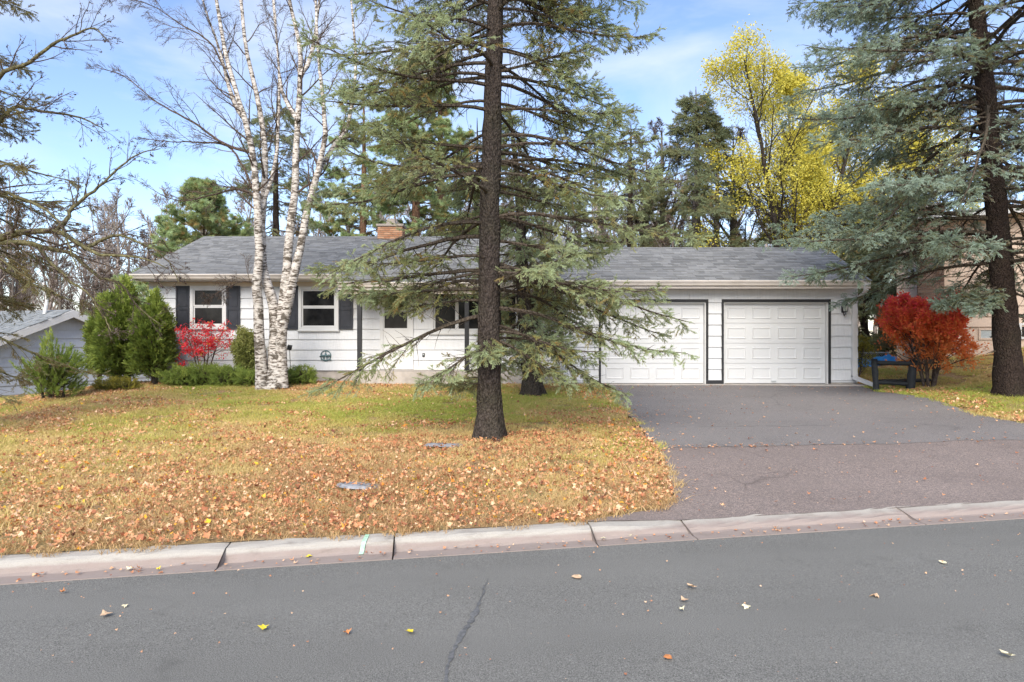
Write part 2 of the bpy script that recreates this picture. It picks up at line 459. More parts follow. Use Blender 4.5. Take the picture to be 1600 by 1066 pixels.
# ------------------------------------------------------------------ helpers: copies of a template on points (foliage, grass, litter)
def gn_scatter():
    g = bpy.data.node_groups.new('scatter_templates', 'GeometryNodeTree')
    g.interface.new_socket('Geometry', in_out='INPUT', socket_type='NodeSocketGeometry')
    g.interface.new_socket('Geometry', in_out='OUTPUT', socket_type='NodeSocketGeometry')
    n, l = g.nodes, g.links
    gi, go = n.new('NodeGroupInput'), n.new('NodeGroupOutput')
    def named(name, typ):
        a = n.new('GeometryNodeInputNamedAttribute'); a.data_type = typ
        a.inputs['Name'].default_value = name
        return a.outputs['Attribute']
    def cmp_eq(sock, val):
        c = n.new('FunctionNodeCompare'); c.data_type = 'INT'; c.operation = 'EQUAL'
        l.new(sock, c.inputs[2]); c.inputs[3].default_value = val
        return c.outputs['Result']
    role = named('role', 'INT')
    s1 = n.new('GeometryNodeSeparateGeometry'); s1.domain = 'POINT'
    l.new(gi.outputs[0], s1.inputs[0]); l.new(cmp_eq(role, 2), s1.inputs[1])
    s2 = n.new('GeometryNodeSeparateGeometry'); s2.domain = 'POINT'
    l.new(s1.outputs[1], s2.inputs[0]); l.new(cmp_eq(role, 1), s2.inputs[1])
    sp = n.new('GeometryNodeSplitToInstances'); sp.domain = 'POINT'
    l.new(s2.outputs[0], sp.inputs[0]); l.new(named('tid', 'INT'), sp.inputs['Group ID'])
    mp_ = n.new('GeometryNodeMeshToPoints')
    l.new(s1.outputs[0], mp_.inputs[0])
    ip = n.new('GeometryNodeInstanceOnPoints')
    l.new(mp_.outputs[0], ip.inputs['Points']); l.new(sp.outputs[0], ip.inputs['Instance'])
    ip.inputs['Pick Instance'].default_value = True
    l.new(named('tid', 'INT'), ip.inputs['Instance Index'])
    e2r = n.new('FunctionNodeEulerToRotation')
    l.new(named('rot', 'FLOAT_VECTOR'), e2r.inputs[0]); l.new(e2r.outputs[0], ip.inputs['Rotation'])
    l.new(named('scl', 'FLOAT_VECTOR'), ip.inputs['Scale'])
    j = n.new('GeometryNodeJoinGeometry')
    l.new(s2.outputs[1], j.inputs[0]); l.new(ip.outputs[0], j.inputs[0])
    l.new(j.outputs[0], go.inputs[0])
    return g
GN = gn_scatter()

def euler_from_axes(d, roll):
    """XYZ euler that turns local +Y onto d (n,3), rolled about it"""
    d = d / (np.linalg.norm(d, axis=1, keepdims=True) + 1e-12)
    ref = np.where(np.abs(d[:, 2:3]) > 0.95, np.array([[1.0, 0, 0]]), np.array([[0, 0, 1.0]]))
    x = np.cross(d, ref); x /= np.linalg.norm(x, axis=1, keepdims=True)
    z = np.cross(x, d)
    c, s = np.cos(roll)[:, None], np.sin(roll)[:, None]
    x2 = c * x + s * z; z2 = np.cross(x2, d)
    # matrix columns x2,d,z2 -> euler XYZ
    m00, m10, m20 = x2[:, 0], x2[:, 1], x2[:, 2]
    m21, m22 = d[:, 2], z2[:, 2]
    return np.stack([np.arctan2(m21, m22), np.arcsin(np.clip(-m20, -1, 1)), np.arctan2(m10, m00)], axis=1)

def scatter(name, templates, mat, pos, rot, scl, tint, blue=None, tid=None, plain=None, plain_mat=None, parent=None, rng=None):
    """ONE object: a mesh that carries template leaves and points; templates are (verts, tris, tip)"""
    pos = np.asarray(pos); n = len(pos)
    rng = rng or np.random.default_rng(1)
    V, T, tip, role, tids = [], [], [], [], []
    c = 0
    for k, (v, t, tp) in enumerate(templates):
        V.append(v); T.append(t + c); tip.append(tp); role.append(np.full(len(v), 1)); tids.append(np.full(len(v), k)); c += len(v)
    nt = sum(len(t) for t in T)
    pq = np.zeros((0, 4), dtype=np.int64)
    if plain is not None:
        pv = np.concatenate(plain.v); pq = np.concatenate(plain.q) + c
        V.append(pv); tip.append(np.zeros(len(pv))); role.append(np.zeros(len(pv))); tids.append(np.zeros(len(pv))); c += len(pv)
    nv0 = c
    V.append(pos); role.append(np.full(n, 2)); tip.append(np.zeros(n))
    tids.append(rng.integers(0, len(templates), n) if tid is None else tid)
    V = np.concatenate(V); T = np.concatenate(T)
    me = bpy.data.meshes.new(name)
    me.vertices.add(len(V)); me.vertices.foreach_set('co', V.astype(np.float32).ravel())
    me.loops.add(3 * len(T) + 4 * len(pq)); me.loops.foreach_set('vertex_index', np.concatenate([T.ravel(), pq.ravel()]).astype(np.int32))
    me.polygons.add(len(T) + len(pq))
    me.polygons.foreach_set('loop_start', np.concatenate([np.arange(len(T)) * 3, 3 * len(T) + 4 * np.arange(len(pq))]).astype(np.int32))
    if len(pq):
        me.polygons.foreach_set('material_index', np.concatenate([np.zeros(len(T)), np.ones(len(pq))]).astype(np.int32))
    me.update(calc_edges=True)
    def put(nm, typ, arr, field='value'):
        a = me.attributes.new(nm, typ, 'POINT'); a.data.foreach_set(field, np.ascontiguousarray(arr).ravel())
    pad = lambda a, w: np.concatenate([np.zeros((nv0, w)) if w > 1 else np.zeros(nv0), a]).astype(np.float32)
    put('role', 'INT', np.concatenate(role).astype(np.int32)); put('tid', 'INT', np.concatenate(tids).astype(np.int32))
    put('tip', 'FLOAT', np.concatenate(tip).astype(np.float32))
    put('rot', 'FLOAT_VECTOR', pad(rot, 3), 'vector')
    scl = np.asarray(scl, dtype=float)
    if scl.ndim == 1: scl = np.repeat(scl[:, None], 3, axis=1)
    put('scl', 'FLOAT_VECTOR', pad(scl, 3), 'vector')
    put('tint', 'FLOAT', pad(np.asarray(tint), 1)); put('blue', 'FLOAT', pad(np.ones(n) if blue is None else blue, 1))
    o = link(name, me, [mat] + ([plain_mat] if plain_mat else []), parent)
    md = o.modifiers.new('scatter', 'NODES'); md.node_group = GN
    o['kind'] = 'stuff'
    return o

def needles(rng, shoots, nlen, wid, per_m, ang=0.95, up=0.0):
    """triangular needles round shoots [(p0, dir, length)] -> template"""
    V, tip = [], []
    for p0, d, L in shoots:
        d = np.array(d, float); d /= np.linalg.norm(d); p0 = np.array(p0, float)
        n = max(6, int(per_m * L))
        s = np.sort(rng.uniform(0, 1, n))
        ref = np.array([0, 0, 1.0]) if abs(d[2]) < 0.9 else np.array([1.0, 0, 0])
        u = np.cross(d, ref); u /= np.linalg.norm(u); w = np.cross(u, d)
        a = rng.uniform(0, 2 * math.pi, n)
        if up: w_ = np.abs(np.sin(a)) * up
        rad = u[None] * np.cos(a)[:, None] + w[None] * np.sin(a)[:, None]
        th = rng.normal(ang, 0.18, n) * (1 - 0.45 * s ** 3)
        dr = d[None] * np.cos(th)[:, None] + rad * np.sin(th)[:, None]
        b = p0 + d * (s * L)[:, None]
        side = np.cross(dr, rng.normal(size=(n, 3))); side /= np.linalg.norm(side, axis=1, keepdims=True)
        l = nlen * rng.uniform(0.75, 1.15, n)[:, None]
        V.append(np.stack([b - side * wid / 2, b + side * wid / 2, b + dr * l], axis=1).reshape(-1, 3))
        tip.append(np.repeat(0.35 + 0.65 * s, 3))
    V = np.concatenate(V)
    return V, np.arange(len(V)).reshape(-1, 3), np.concatenate(tip)

def spruce_sprays(rng, k=4, L=0.19, nlen=0.024, wid=0.0042, per_m=430):
    out = []
    for _ in range(k):
        sh = [((0, 0, 0), (0, 1, 0.05), L)]
        for i in range(rng.integers(3, 6)):
            y = rng.uniform(0.1, 0.7) * L; s = 1 if i % 2 else -1
            sh.append(((0, y, 0), (s * rng.uniform(0.5, 0.9), 1, rng.uniform(-0.35, 0.25)), L * rng.uniform(0.3, 0.5)))
        out.append(needles(rng, sh, nlen, wid, per_m))
    return out

def leaf_cards(rng, k, n, spread, size, aspect=0.55, droop=0.0):
    """clusters of n small folded pointed leaves"""
    out = []
    for _ in range(k):
        V, T = [], []
        for i in range(n):
            c = rng.normal(0, spread, 3); c[1] += spread
            d = rng.normal(size=3) + np.array([0, 0.5, -droop]); d /= np.linalg.norm(d)
            u = np.cross(d, rng.normal(size=3)); u /= np.linalg.norm(u); w = np.cross(d, u)
            s = size * rng.uniform(0.7, 1.3); h = s * aspect / 2
            p = [c, c + d * s * 0.45 + u * h + w * h * 0.4, c + d * s, c + d * s * 0.45 - u * h + w * h * 0.4]
            b = len(V); V += p; T += [(b, b + 1, b + 2), (b, b + 2, b + 3)]
        out.append((np.array(V), np.array(T), np.zeros(len(V))))
    return out

def grow(par, prad, n, t0, t1, ang, asd, lfun, P, wob, trop, rr, rtip, rng, flat=False, strat=True):
    """children of every parent polyline -> (polylines, radii, t)"""
    N, Pp, _ = par.shape
    t = (np.arange(n)[None] + rng.uniform(0, 1, (N, n))) / n if strat else rng.uniform(0, 1, (N, n))
    t = t0 + (t1 - t0) * t
    f = t * (Pp - 1); i = np.clip(f.astype(int), 0, Pp - 2); fr = f - i
    ar = np.arange(N)[:, None]
    a, b = par[ar, i], par[ar, i + 1]
    pos = a + (b - a) * fr[..., None]
    tan = b - a; tan /= np.linalg.norm(tan, axis=2, keepdims=True) + 1e-12
    rad = prad[ar, i] * (1 - fr) + prad[ar, i + 1] * fr
    plen = np.linalg.norm(np.diff(par, axis=1), axis=2).sum(axis=1)[:, None]
    an = rng.normal(ang, asd, (N, n))
    if flat:
        side = np.cross(tan, np.array([0, 0, 1.0])); side /= np.linalg.norm(side, axis=2, keepdims=True) + 1e-9
        sg = np.where((np.arange(n)[None] + rng.integers(0, 2, (N, 1))) % 2 == 0, 1.0, -1.0)
        side = side * sg[..., None] + rng.normal(0, 0.22, (N, n, 3))
    else:
        rv = rng.normal(size=(N, n, 3))
        side = np.cross(tan, rv)
    side /= np.linalg.norm(side, axis=2, keepdims=True) + 1e-9
    d = tan * np.cos(an)[..., None] + side * np.sin(an)[..., None]
    L = lfun(plen, t) * rng.uniform(0.65, 1.25, (N, n))
    p = pos.reshape(-1, 3); d = d.reshape(-1, 3); L = L.reshape(-1)
    out = [p]
    trop = np.broadcast_to(np.asarray(trop, float), (P - 1,))
    for k in range(P - 1):
        p = p + d * (L / (P - 1))[:, None]
        out.append(p)
        d = d + rng.normal(0, wob, d.shape); d[:, 2] += trop[k]
        d /= np.linalg.norm(d, axis=1, keepdims=True)
    r0 = np.clip(rad.reshape(-1) * rr, rtip, None)
    s = np.linspace(0, 1, P)[None]
    rr_ = r0[:, None] * (1 - s) + rtip * s
    return np.stack(out, axis=1), rr_, t.reshape(-1)

def along(poly, n, t0, t1, rng):
    N, P, _ = poly.shape
    t = t0 + (t1 - t0) * (np.arange(n)[None] + rng.uniform(0, 1, (N, n))) / n
    f = t * (P - 1); i = np.clip(f.astype(int), 0, P - 2); fr = (f - i)[..., None]
    ar = np.arange(N)[:, None]
    a, b = poly[ar, i], poly[ar, i + 1]
    d = b - a; d /= np.linalg.norm(d, axis=2, keepdims=True) + 1e-12
    return (a + (b - a) * fr).reshape(-1, 3), d.reshape(-1, 3), t.reshape(-1)

def smooth_path(pts, n):
    p = np.asarray(pts, float); k = len(p)
    P = np.vstack([2 * p[0] - p[1], p, 2 * p[-1] - p[-2]])
    t = np.linspace(0, k - 1 - 1e-6, n); i = t.astype(int); f = (t - i)[:, None]
    a, b, c, d = P[i], P[i + 1], P[i + 2], P[i + 3]
    return 0.5 * (2 * b + (c - a) * f + (2 * a - 5 * b + 4 * c - d) * f ** 2 + (3 * b - a - 3 * c + d) * f ** 3)

# ------------------------------------------------------------------ the lie of the land
SL = 0.205                                   # street runs at an angle to the house front
def road_edge(x): return 5.70 + SL * x       # where asphalt meets the gutter
KW = 0.42                                    # kerb and gutter, depth along y
def kerb_back(x): return road_edge(x) + KW
CP = np.array([(-9.5, 19.2, .50), (-7, 19, .50), (-4, 19, .50), (0, 19, .50), (-7, 14, .36), (-3, 14, .36), (0.5, 15, .42), (-.3, 10.3, .26), (-5, 9, .20), (-8, 10.5, .16),
    (-12, 17.5, .22), (-10.6, 18.6, .47), (-15, 20, -.36), (-15.8, 22, -.55), (-13.2, 22.5, -.30), (-12, 14, .06), (-16, 15, -.3), (-20, 18, -.7), (-14, 24.6, -.45), (-12, 28, -.3), (-18, 28, -.6),
    (2.4, 18, .53), (5, 18, .53), (9, 18, .53), (2, 12, .32), (5, 12, .32), (8.4, 12, .34), (2, 9.5, .23), (5, 9.5, .24), (8, 9.5, .25), (1, 7.2, .15), (5, 7.8, .15),
    (8.9, 16.8, .44), (9.8, 16.8, .46), (10.4, 17, .52), (9.95, 13.6, .62), (13.0, 19.6, 1.22), (14.4, 18.8, 1.50), (17, 17.5, 1.7), (11.2, 19.8, .85), (12, 16, .95), (9.4, 12, .44), (13, 12, .9), (11, 10, .45),
    (9.8, 22, .58), (10.5, 26, .58), (12, 30, .6), (0, 26, .6), (-8, 26, .4), (5, 30, .6), (-30, 30, -1), (25, 30, 1.6), (-4, 7.5, .14), (-7, 6.5, .12), (0, 50, .5), (-30, 60, -1), (30, 60, 1)])
def g(x, y):
    x, y = np.broadcast_arrays(np.asarray(x, float), np.asarray(y, float))
    sh = x.shape; x, y = x.ravel(), y.ravel()
    out = np.empty(len(x))
    for s in range(0, len(x), 20000):
        xs, ys = x[s:s + 20000], y[s:s + 20000]
        w = 1.0 / ((xs[:, None] - CP[None, :, 0]) ** 2 + (ys[:, None] - CP[None, :, 1]) ** 2 + 0.35) ** 1.6
        wk = 1.0 / (np.clip(ys - kerb_back(xs), 0, None) ** 2 * 1.2 + 0.02) ** 1.6    # the kerb as one long control line
        out[s:s + 20000] = ((w * CP[None, :, 2]).sum(1) + wk * 0.105) / (w.sum(1) + wk)
    return out.reshape(sh)
def g1(x, y): return float(g(np.array([x]), np.array([y]))[0])

# driveway outline (left and right edge as functions of y)
LE = np.array([(6.0, 0.30), (6.36, 0.80), (6.75, 1.45), (7.2, 1.69), (8.2, 1.86), (9.58, 2.02), (12.5, 2.15), (18.0, 2.40)])
RE = np.array([(6.9, 9.9), (7.5, 9.2), (8.5, 8.6), (10.2, 8.35), (11.3, 8.45), (14, 8.55), (16.0, 8.75), (18.0, 9.15)])
def dl(y): return np.interp(y, LE[:, 0], LE[:, 1])
def dr(y): return np.interp(y, RE[:, 0], RE[:, 1])
def on_drive(x, y, m=0.0): return (x > dl(y) + m) & (x < dr(y) - m) & (y < 18.05)

def grid_mesh(X, Y, Z):
    n, m = X.shape
    v = np.stack([X, Y, Z], axis=-1).reshape(-1, 3)
    i = np.arange(n - 1)[:, None] * m + np.arange(m - 1)[None]
    return v, np.stack([i, i + m, i + m + 1, i + 1], axis=-1).reshape(-1, 4)

# far ground to the horizon
b = MB(); b.add([(-700, -400, -2.2), (700, -400, -2.2), (700, 900, -2.2), (-700, 900, -2.2)], [(0, 1, 2, 3)])
tag(b.build('ground', M['ground']), 'far ground reaching to the horizon', kind='structure')
# lawn sheet
xs = np.concatenate([np.linspace(-60, -20, 24), np.linspace(-19.7, 19.7, 170), np.linspace(20, 60, 24)])
ts = np.concatenate([np.linspace(0.0, 16, 84), np.linspace(16.4, 30, 30), np.linspace(32, 110, 20)])
X, Tt = np.meshgrid(xs, ts, indexing='ij')
Y = kerb_back(np.clip(X, -20, 20)) + Tt - 0.02
Z = g(X, Y)
rngL = np.random.default_rng(5)
Z = Z + rngL.normal(0, 0.008, Z.shape) * (Tt > 0.3)
Z[on_drive(X, Y, -0.06)] -= 0.07
Z[(X > -10.2) & (X < 9.0) & (Y > 19.3) & (Y < 26)] -= 0.2
b = MB(); b.add(*grid_mesh(X, Y, Z))
lawn = tag(b.build('lawn_ground', M['ground'], smooth=True), 'sloping front lawn of dry grass', kind='structure')
# road
X, V_ = np.meshgrid(np.linspace(-70, 70, 60), np.linspace(0, 1, 14), indexing='ij')
Y = road_edge(X) - 10.5 * V_
Z = 0.0 + 0.05 * np.sin(V_ * math.pi) * 0.4 - 0.003
b = MB(); b.add(*[a if i == 0 else a[:, ::-1] for i, a in enumerate(grid_mesh(X, Y, Z))])
road = tag(b.build('road', M['road'], smooth=True), 'grey asphalt street', kind='structure')
X, V_ = np.meshgrid(np.linspace(-70, 70, 20), np.linspace(0, 1, 8), indexing='ij')
Y = road_edge(X) - 10.5 - 40 * V_
b = MB(); b.add(*[a if i == 0 else a[:, ::-1] for i, a in enumerate(grid_mesh(X, Y, 0.08 + 0.3 * V_))])
tag(b.build('verge_across_street', M['ground']), 'grass verge on the near side of the street', kind='structure')
# dark tar line in the road
rc = np.random.default_rng(3)
pts = smooth_path([at(762, 905, F * CZ / (905 - HZ)), at(758, 922, F * CZ / (922 - HZ)), at(752, 942, F * CZ / (942 - HZ)), at(738, 968, F * CZ / (968 - HZ)), at(716, 1000, F * CZ / (1000 - HZ)), at(704, 1036, F * CZ / (1036 - HZ)), at(694, 1075, F * CZ / (1075 - HZ)), at(690, 1140, F * CZ / (1140 - HZ))], 60)
pts[:, 0] += np.cumsum(rc.normal(0, 0.004, 60)); 
w = np.interp(np.linspace(0, 1, 60), [0, .2, .42, .6, .8, 1], [.001, .006, .020, .018, .010, .004]) * rc.uniform(0.2, 1.6, 60)
zr = 0.02 * np.sin(np.clip((road_edge(pts[:, 0]) - pts[:, 1]) / 10.5, 0, 1) * math.pi) + 0.0015
L_, R_ = np.stack([pts[:, 0] - w, pts[:, 1], zr], 1), np.stack([pts[:, 0] + w, pts[:, 1], zr], 1)
b = MB(); b.add(np.concatenate([L_, R_]), [(i, 60 + i, 61 + i, i + 1) for i in range(59)])
tar_o = b.build('tar_line', M['tar'], road)

# driveway: two pours with a seam
def seam(x): return 9.50 + (x - 2.0) * 0.105 + 0.025 * np.sin(x * 3.1) + 0.018 * np.sin(x * 8.7 + 1)
def sheet(name, y0f, y1f, mat, lift, label, n=44, m=50):
    U, V_ = np.meshgrid(np.linspace(0, 1, n), np.linspace(0, 1, m), indexing='ij')
    # x from interpolated edges at the row's y (two fixed-point steps)
    Y = y0f(4.0) + (y1f(4.0) - y0f(4.0)) * V_
    for _ in range(4):
        X = dl(Y) + (dr(Y) - dl(Y)) * U
        Y = y0f(X) + (y1f(X) - y0f(X)) * V_
    Z = g(X, Y) + lift - 0.042 * np.exp(-np.clip(Y - kerb_back(X), 0, None) / 0.5) * np.interp(X, [0.74, 1.64, 9.9, 10.9], [0, 1, 1, 0])
    edge = np.minimum(U, 1 - U) < 1e-6
    jit = np.random.default_rng(8).normal(0, 0.02, X.shape)
    X = np.where(edge, X + jit, X)
    b = MB(); b.add(*grid_mesh(X, Y, Z))
    return tag(b.build(name, mat, smooth=True), label, kind='structure')
apron = sheet('driveway_apron', lambda x: kerb_back(x) - 0.02 + 0 * x, lambda x: seam(x) + 0 * x, M['apron'], 0.002, 'worn pinkish lower driveway')
drive = sheet('driveway', lambda x: seam(x) - 0.01, lambda x: 17.80 + 0 * x, M['drive'], 0.006, 'dark upper driveway')

# kerb in cast segments
kerb = tag(empty('kerb', (0, 0, 0)), 'concrete kerb and gutter along the street', kind='structure')
prof_hi = [(0.0, -0.02), (0.0, 0.004), (0.19, -0.004), (0.215, 0.012), (0.235, 0.052), (0.25, 0.078), (0.275, 0.092), (0.31, 0.097), (0.39, 0.100), (0.42, 0.099), (0.42, -0.02)]
prof_lo = [(0.0, -0.02), (0.0, 0.004), (0.19, 0.000), (0.215, 0.006), (0.235, 0.026), (0.25, 0.034), (0.275, 0.042), (0.31, 0.050), (0.39, 0.064), (0.42, 0.066), (0.42, -0.02)]
def kerb_seg(x0, x1, h0, h1, name='kerb_segment'):
    n = max(3, int((x1 - x0) / 0.12)); rk = np.random.default_rng(int((x0 + 50) * 100))
    V, Q = [], []
    xs = np.linspace(x0 + 0.006, x1 - 0.006, n)
    wx = rk.normal(0, 0.0045, (n, len(prof_hi))); wz = rk.normal(0, 0.0028, (n, len(prof_hi)))
    for i, x in enumerate(xs):
        h = h0 + (h1 - h0) * (i / (n - 1))
        for j, ((a, za), (c, zc)) in enumerate(zip(prof_hi, prof_lo)):
            ww = 1.0 if 1 < j < len(prof_hi) - 1 else 0.0
            u = a * h + c * (1 - h)
            ed = 0.010 if i in (0, n - 1) and 4 <= j <= 8 else 0.0
            V.append((x - u * SL * 0.6, road_edge(x) + u + wx[i, j] * ww, za * h + zc * (1 - h) + wz[i, j] * ww - ed))
    k = len(prof_hi)
    for i in range(n - 1):
        Q += [(i * k + j, (i + 1) * k + j, (i + 1) * k + j + 1, i * k + j + 1) for j in range(k - 1)]
    b = MB(); b.add(V, Q)
    b.t.append(np.array([(0, j, j + 1) for j in range(1, k - 1)])); o = (n - 1) * k
    b.t.append(np.array([(o, o + j + 1, o + j) for j in range(1, k - 1)]))
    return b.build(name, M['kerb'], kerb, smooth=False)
jo = [-24, -21, -18, -15, -12, -9.2, -6.6, -4.3, -2.276, -0.963, 0.741]
for a_, c_ in zip(jo[:-1], jo[1:]): kerb_seg(a_, c_, 1, 1)
kerb_seg(0.741, 1.643, 1.0, 0.0)
for a_, c_ in zip([1.643, 3.946, 6.3, 8.6], [3.946, 6.3, 8.6, 9.9]): kerb_seg(a_, c_, 0, 0)
kerb_seg(9.9, 10.9, 0, 1)
for a_, c_ in zip([10.9, 13.9, 16.9, 19.9], [13.9, 16.9, 19.9, 24]): kerb_seg(a_, c_, 1, 1)
# dark joint bed under the kerb
X, V_ = np.meshgrid(np.linspace(-24, 24, 80), np.linspace(0.02, KW - 0.01, 5), indexing='ij')
b = MB(); b.add(*grid_mesh(X - V_ * SL * .6, road_edge(X) + V_, -0.03 + 0.09 * (V_ > 0.25) * (X < 0.9)))
b.build('joint_bed', M['bark_black'], kerb)
# green paint mark across the kerb
n = 10; V = []
for j in range(2, 9):
    u, z = prof_hi[j]
    for s in (-1, 1): V.append((-1.235 - u * SL * .6 + s * 0.018 + j * 0.006, road_edge(-1.235) + u - 0.004 * (j < 6), z + 0.004))
b = MB(); b.add(V, [(2 * i, 2 * i + 1, 2 * i + 3, 2 * i + 2) for i in range(6)])
b.build('paint_mark', M['chalk'], kerb)

# ------------------------------------------------------------------ building kit
EXPO = 0.293
_pl = {}
def plank_mesh(w, h, mat):
    key = (round(w, 3), round(h, 3), mat.name)
    if key not in _pl:
        # butt end proud, top tucked under the next course; front faces -y
        b = MB(); b.hexa([(0, -0.034, 0), (w, -0.034, 0), (w, 0.004, 0), (0, 0.004, 0), (0, -0.006, h), (w, -0.006, h), (w, 0.004, h), (0, 0.004, h)])
        me = b.mesh('plank'); me.materials.append(mat); _pl[key] = me
    return _pl[key]

def side_wall(parent, x0, x1, z0, z1, holes, mat, y=0.0, joint=1.22, seed=0, clip=None, expo=EXPO, groove=0.014):
    """courses of shakes on a wall in the plane y (parent coordinates); holes = (x0,x1,z0,z1)"""
    rg = random.Random(seed)
    z = z0; row = 0
    while z < z1 - 0.02:
        zt = min(z + expo, z1)
        a0, a1 = (x0, x1) if clip is None else clip(z, zt)
        xsb = sorted({a0, a1} | {v for h in holes for v in h[:2] if a0 < v < a1})
        spans = []
        for a, c in zip(xsb[:-1], xsb[1:]):
            lo, hi = z, zt
            mid = (a + c) / 2
            for hx0, hx1, hz0, hz1 in holes:
                if hx0 <= mid <= hx1:
                    if hz0 <= lo + 1e-6 and hz1 >= hi - 1e-6: lo = hi
                    elif hz0 <= lo and hz1 > lo: lo = hz1
                    elif hz1 >= hi and hz0 < hi: hi = hz0
            if hi - lo > 0.015:
                if spans and abs(spans[-1][1] - a) < 1e-6 and spans[-1][2:] == (lo, hi): spans[-1] = (spans[-1][0], c, lo, hi)
                else: spans.append((a, c, lo, hi))
        off = rg.uniform(0, joint)
        for a, c, lo, hi in spans:
            cuts = [a] + [k for k in (x0 - joint + off + i * joint for i in range(0, 60)) if a + 0.12 < k < c - 0.12] + [c]
            for p, q in zip(cuts[:-1], cuts[1:]):
                w = round(q - p - 0.0025, 2) if q - p > 0.3 else round(q - p - 0.0025, 3)
                o = link('plank', plank_mesh(min(w, q - p - 0.002), hi - lo - (groove if hi - lo > 0.1 else 0), mat), None, parent)
                o.location = (p, y + rg.uniform(-0.0015, 0.0015), lo)
        z = zt; row += 1

def shingle_roof(parent, name, x0, x1, y0, z0, y1, z1, mat, seed=0, expo=0.145):
    """overlapping shingles on a slope that rises from (y0,z0) to (y1,z1)"""
    rg = np.random.default_rng(seed)
    sl = math.hypot(y1 - y0, z1 - z0); dy, dz = (y1 - y0) / sl, (z1 - z0) / sl
    ny, nz_ = -dz, dy
    if nz_ < 0: ny, nz_ = -ny, -nz_
    b = MB(); rows = int(math.ceil(sl / expo))
    for r in range(rows):
        s0, s1 = r * expo, min((r + 1) * expo + 0.03, sl)
        x = x0 - rg.uniform(0, 0.2)
        while x < x1:
            w = rg.uniform(0.14, 0.36)
            a, c = max(x, x0), min(x + w - 0.004, x1)
            x += w
            if c - a < 0.02: continue
            th = 0.012 + rg.choice([0.0, 0.006, 0.010]); d0 = s0 - rg.uniform(0, 0.012)
            def P(xx, s, h): return (xx, y0 + dy * s + ny * h, z0 + dz * s + nz_ * h)
            b.add([P(a, d0, 0), P(c, d0, 0), P(c, s1, 0.001), P(a, s1, 0.001), P(a, d0, th), P(c, d0, th), P(c, s1, 0.004), P(a, s1, 0.004)],
                  [(4, 5, 6, 7), (0, 1, 5, 4), (1, 2, 6, 5), (3, 0, 4, 7)])
    o = b.build(name, mat, parent)
    o['kind'] = 'stuff'
    return o

def frame_boards(parent, x0, x1, z0, z1, y, w, d, mat, name='frame'):
    b = MB()
    b.box(x0, x0 + w, y - d, y, z0, z1); b.box(x1 - w, x1, y - d, y, z0, z1)
    b.box(x0 + w, x1 - w, y - d + 0.002, y, z1 - w, z1); b.box(x0 + w, x1 - w, y - d + 0.002, y, z0, z0 + w)
    return b.build(name, mat, parent)

def sash_window(house, x0, x1, z0, z1, y, rail=None, cols=None):
    """double-hung window: outer casing, two sashes with panes, a sill"""
    w = empty('window', (0, 0, 0), house)
    frame_boards(w, x0, x1, z0, z1, y, 0.085, 0.055, M['white'], 'casing')
    b = MB(); b.box(x0 - 0.03, x1 + 0.03, y - 0.085, y, z0 - 0.035, z0 - 0.002); b.build('sill', M['white'], w)
    ix0, ix1, iz0, iz1 = x0 + 0.087, x1 - 0.087, z0 + 0.087, z1 - 0.087
    if cols is None:
        zr = (iz0 + iz1) / 2 if rail is None else rail
        for lo, hi, dd in ((iz0, zr, 0.012), (zr, iz1, 0.024)):
            frame_boards(w, ix0, ix1, lo + 0.001, hi - 0.001, y + 0.006, 0.04, 0.012 + dd, M['white'], 'sash')
            b = MB(); b.box(ix0 + 0.04, ix1 - 0.04, y - dd * 0.4, y + 0.002, lo + 0.04, hi - 0.04); b.build('pane', M['glass'], w)
    else:
        ed = [ix0] + cols + [ix1]
        for a, c in zip(ed[:-1], ed[1:]):
            frame_boards(w, a + 0.002, c - 0.002, iz0, iz1, y + 0.004, 0.045, 0.03, M['white'], 'sash')
            b = MB(); b.box(a + 0.045, c - 0.045, y - 0.008, y + 0.002, iz0 + 0.045, iz1 - 0.045); b.build('pane', M['glass'], w)
    return w

def shutter(house, x0, x1, z0, z1, y):
    s = empty('shutter', (0, 0, 0), house)
    frame_boards(s, x0, x1, z0, z1, y - 0.024, 0.045, 0.03, M['shutter'], 'frame')
    zm = z0 + (z1 - z0) * 0.47
    b = MB(); b.box(x0 + 0.045, x1 - 0.045, y - 0.052, y - 0.024, zm - 0.03, zm + 0.03); b.build('rail', M['shutter'], s)
    for lo, hi in ((z0 + 0.045, zm - 0.03), (zm + 0.03, z1 - 0.045)):
        b = MB(); b.box(x0 + 0.045, x1 - 0.045, y - 0.036, y - 0.024, lo, hi)
        b.box(x0 + 0.075, x1 - 0.075, y - 0.046, y - 0.0362, lo + 0.04, hi - 0.04); b.build('panel', M['shutter'], s)

# ------------------------------------------------------------------ the white ranch house
HY, GY = 19.4, 18.0
def hx(x): return (x - 800) / F * HY
def hz(y): return CZ + (HZ - y) / F * HY
def gx(x): return (x - 800) / F * GY
def gz(y): return CZ + (HZ - y) / F * GY
house = thing('ranch_house', 'single-storey white shake-sided house with two-car garage and grey shingle roof', 'house', (0, HY, 0.5))
def H(o): return o
hp = Vector((0, HY, 0.5))
def hbuild(b, name, mat, parent=None, smooth=False):
    """geometry in world coordinates -> child of the house"""
    for v in b.v: v -= np.array(hp)
    return b.build(name, mat, parent or house, smooth)
OX, OY, OZ = hp
HX0, HX1, GX0, GX1 = -10.3, 1.40, 1.35, 9.11
SB, ST = hz(578.7), 3.20                       # bottom and top of the shakes on the living wing
GB, GT = gz(594.3), 3.12
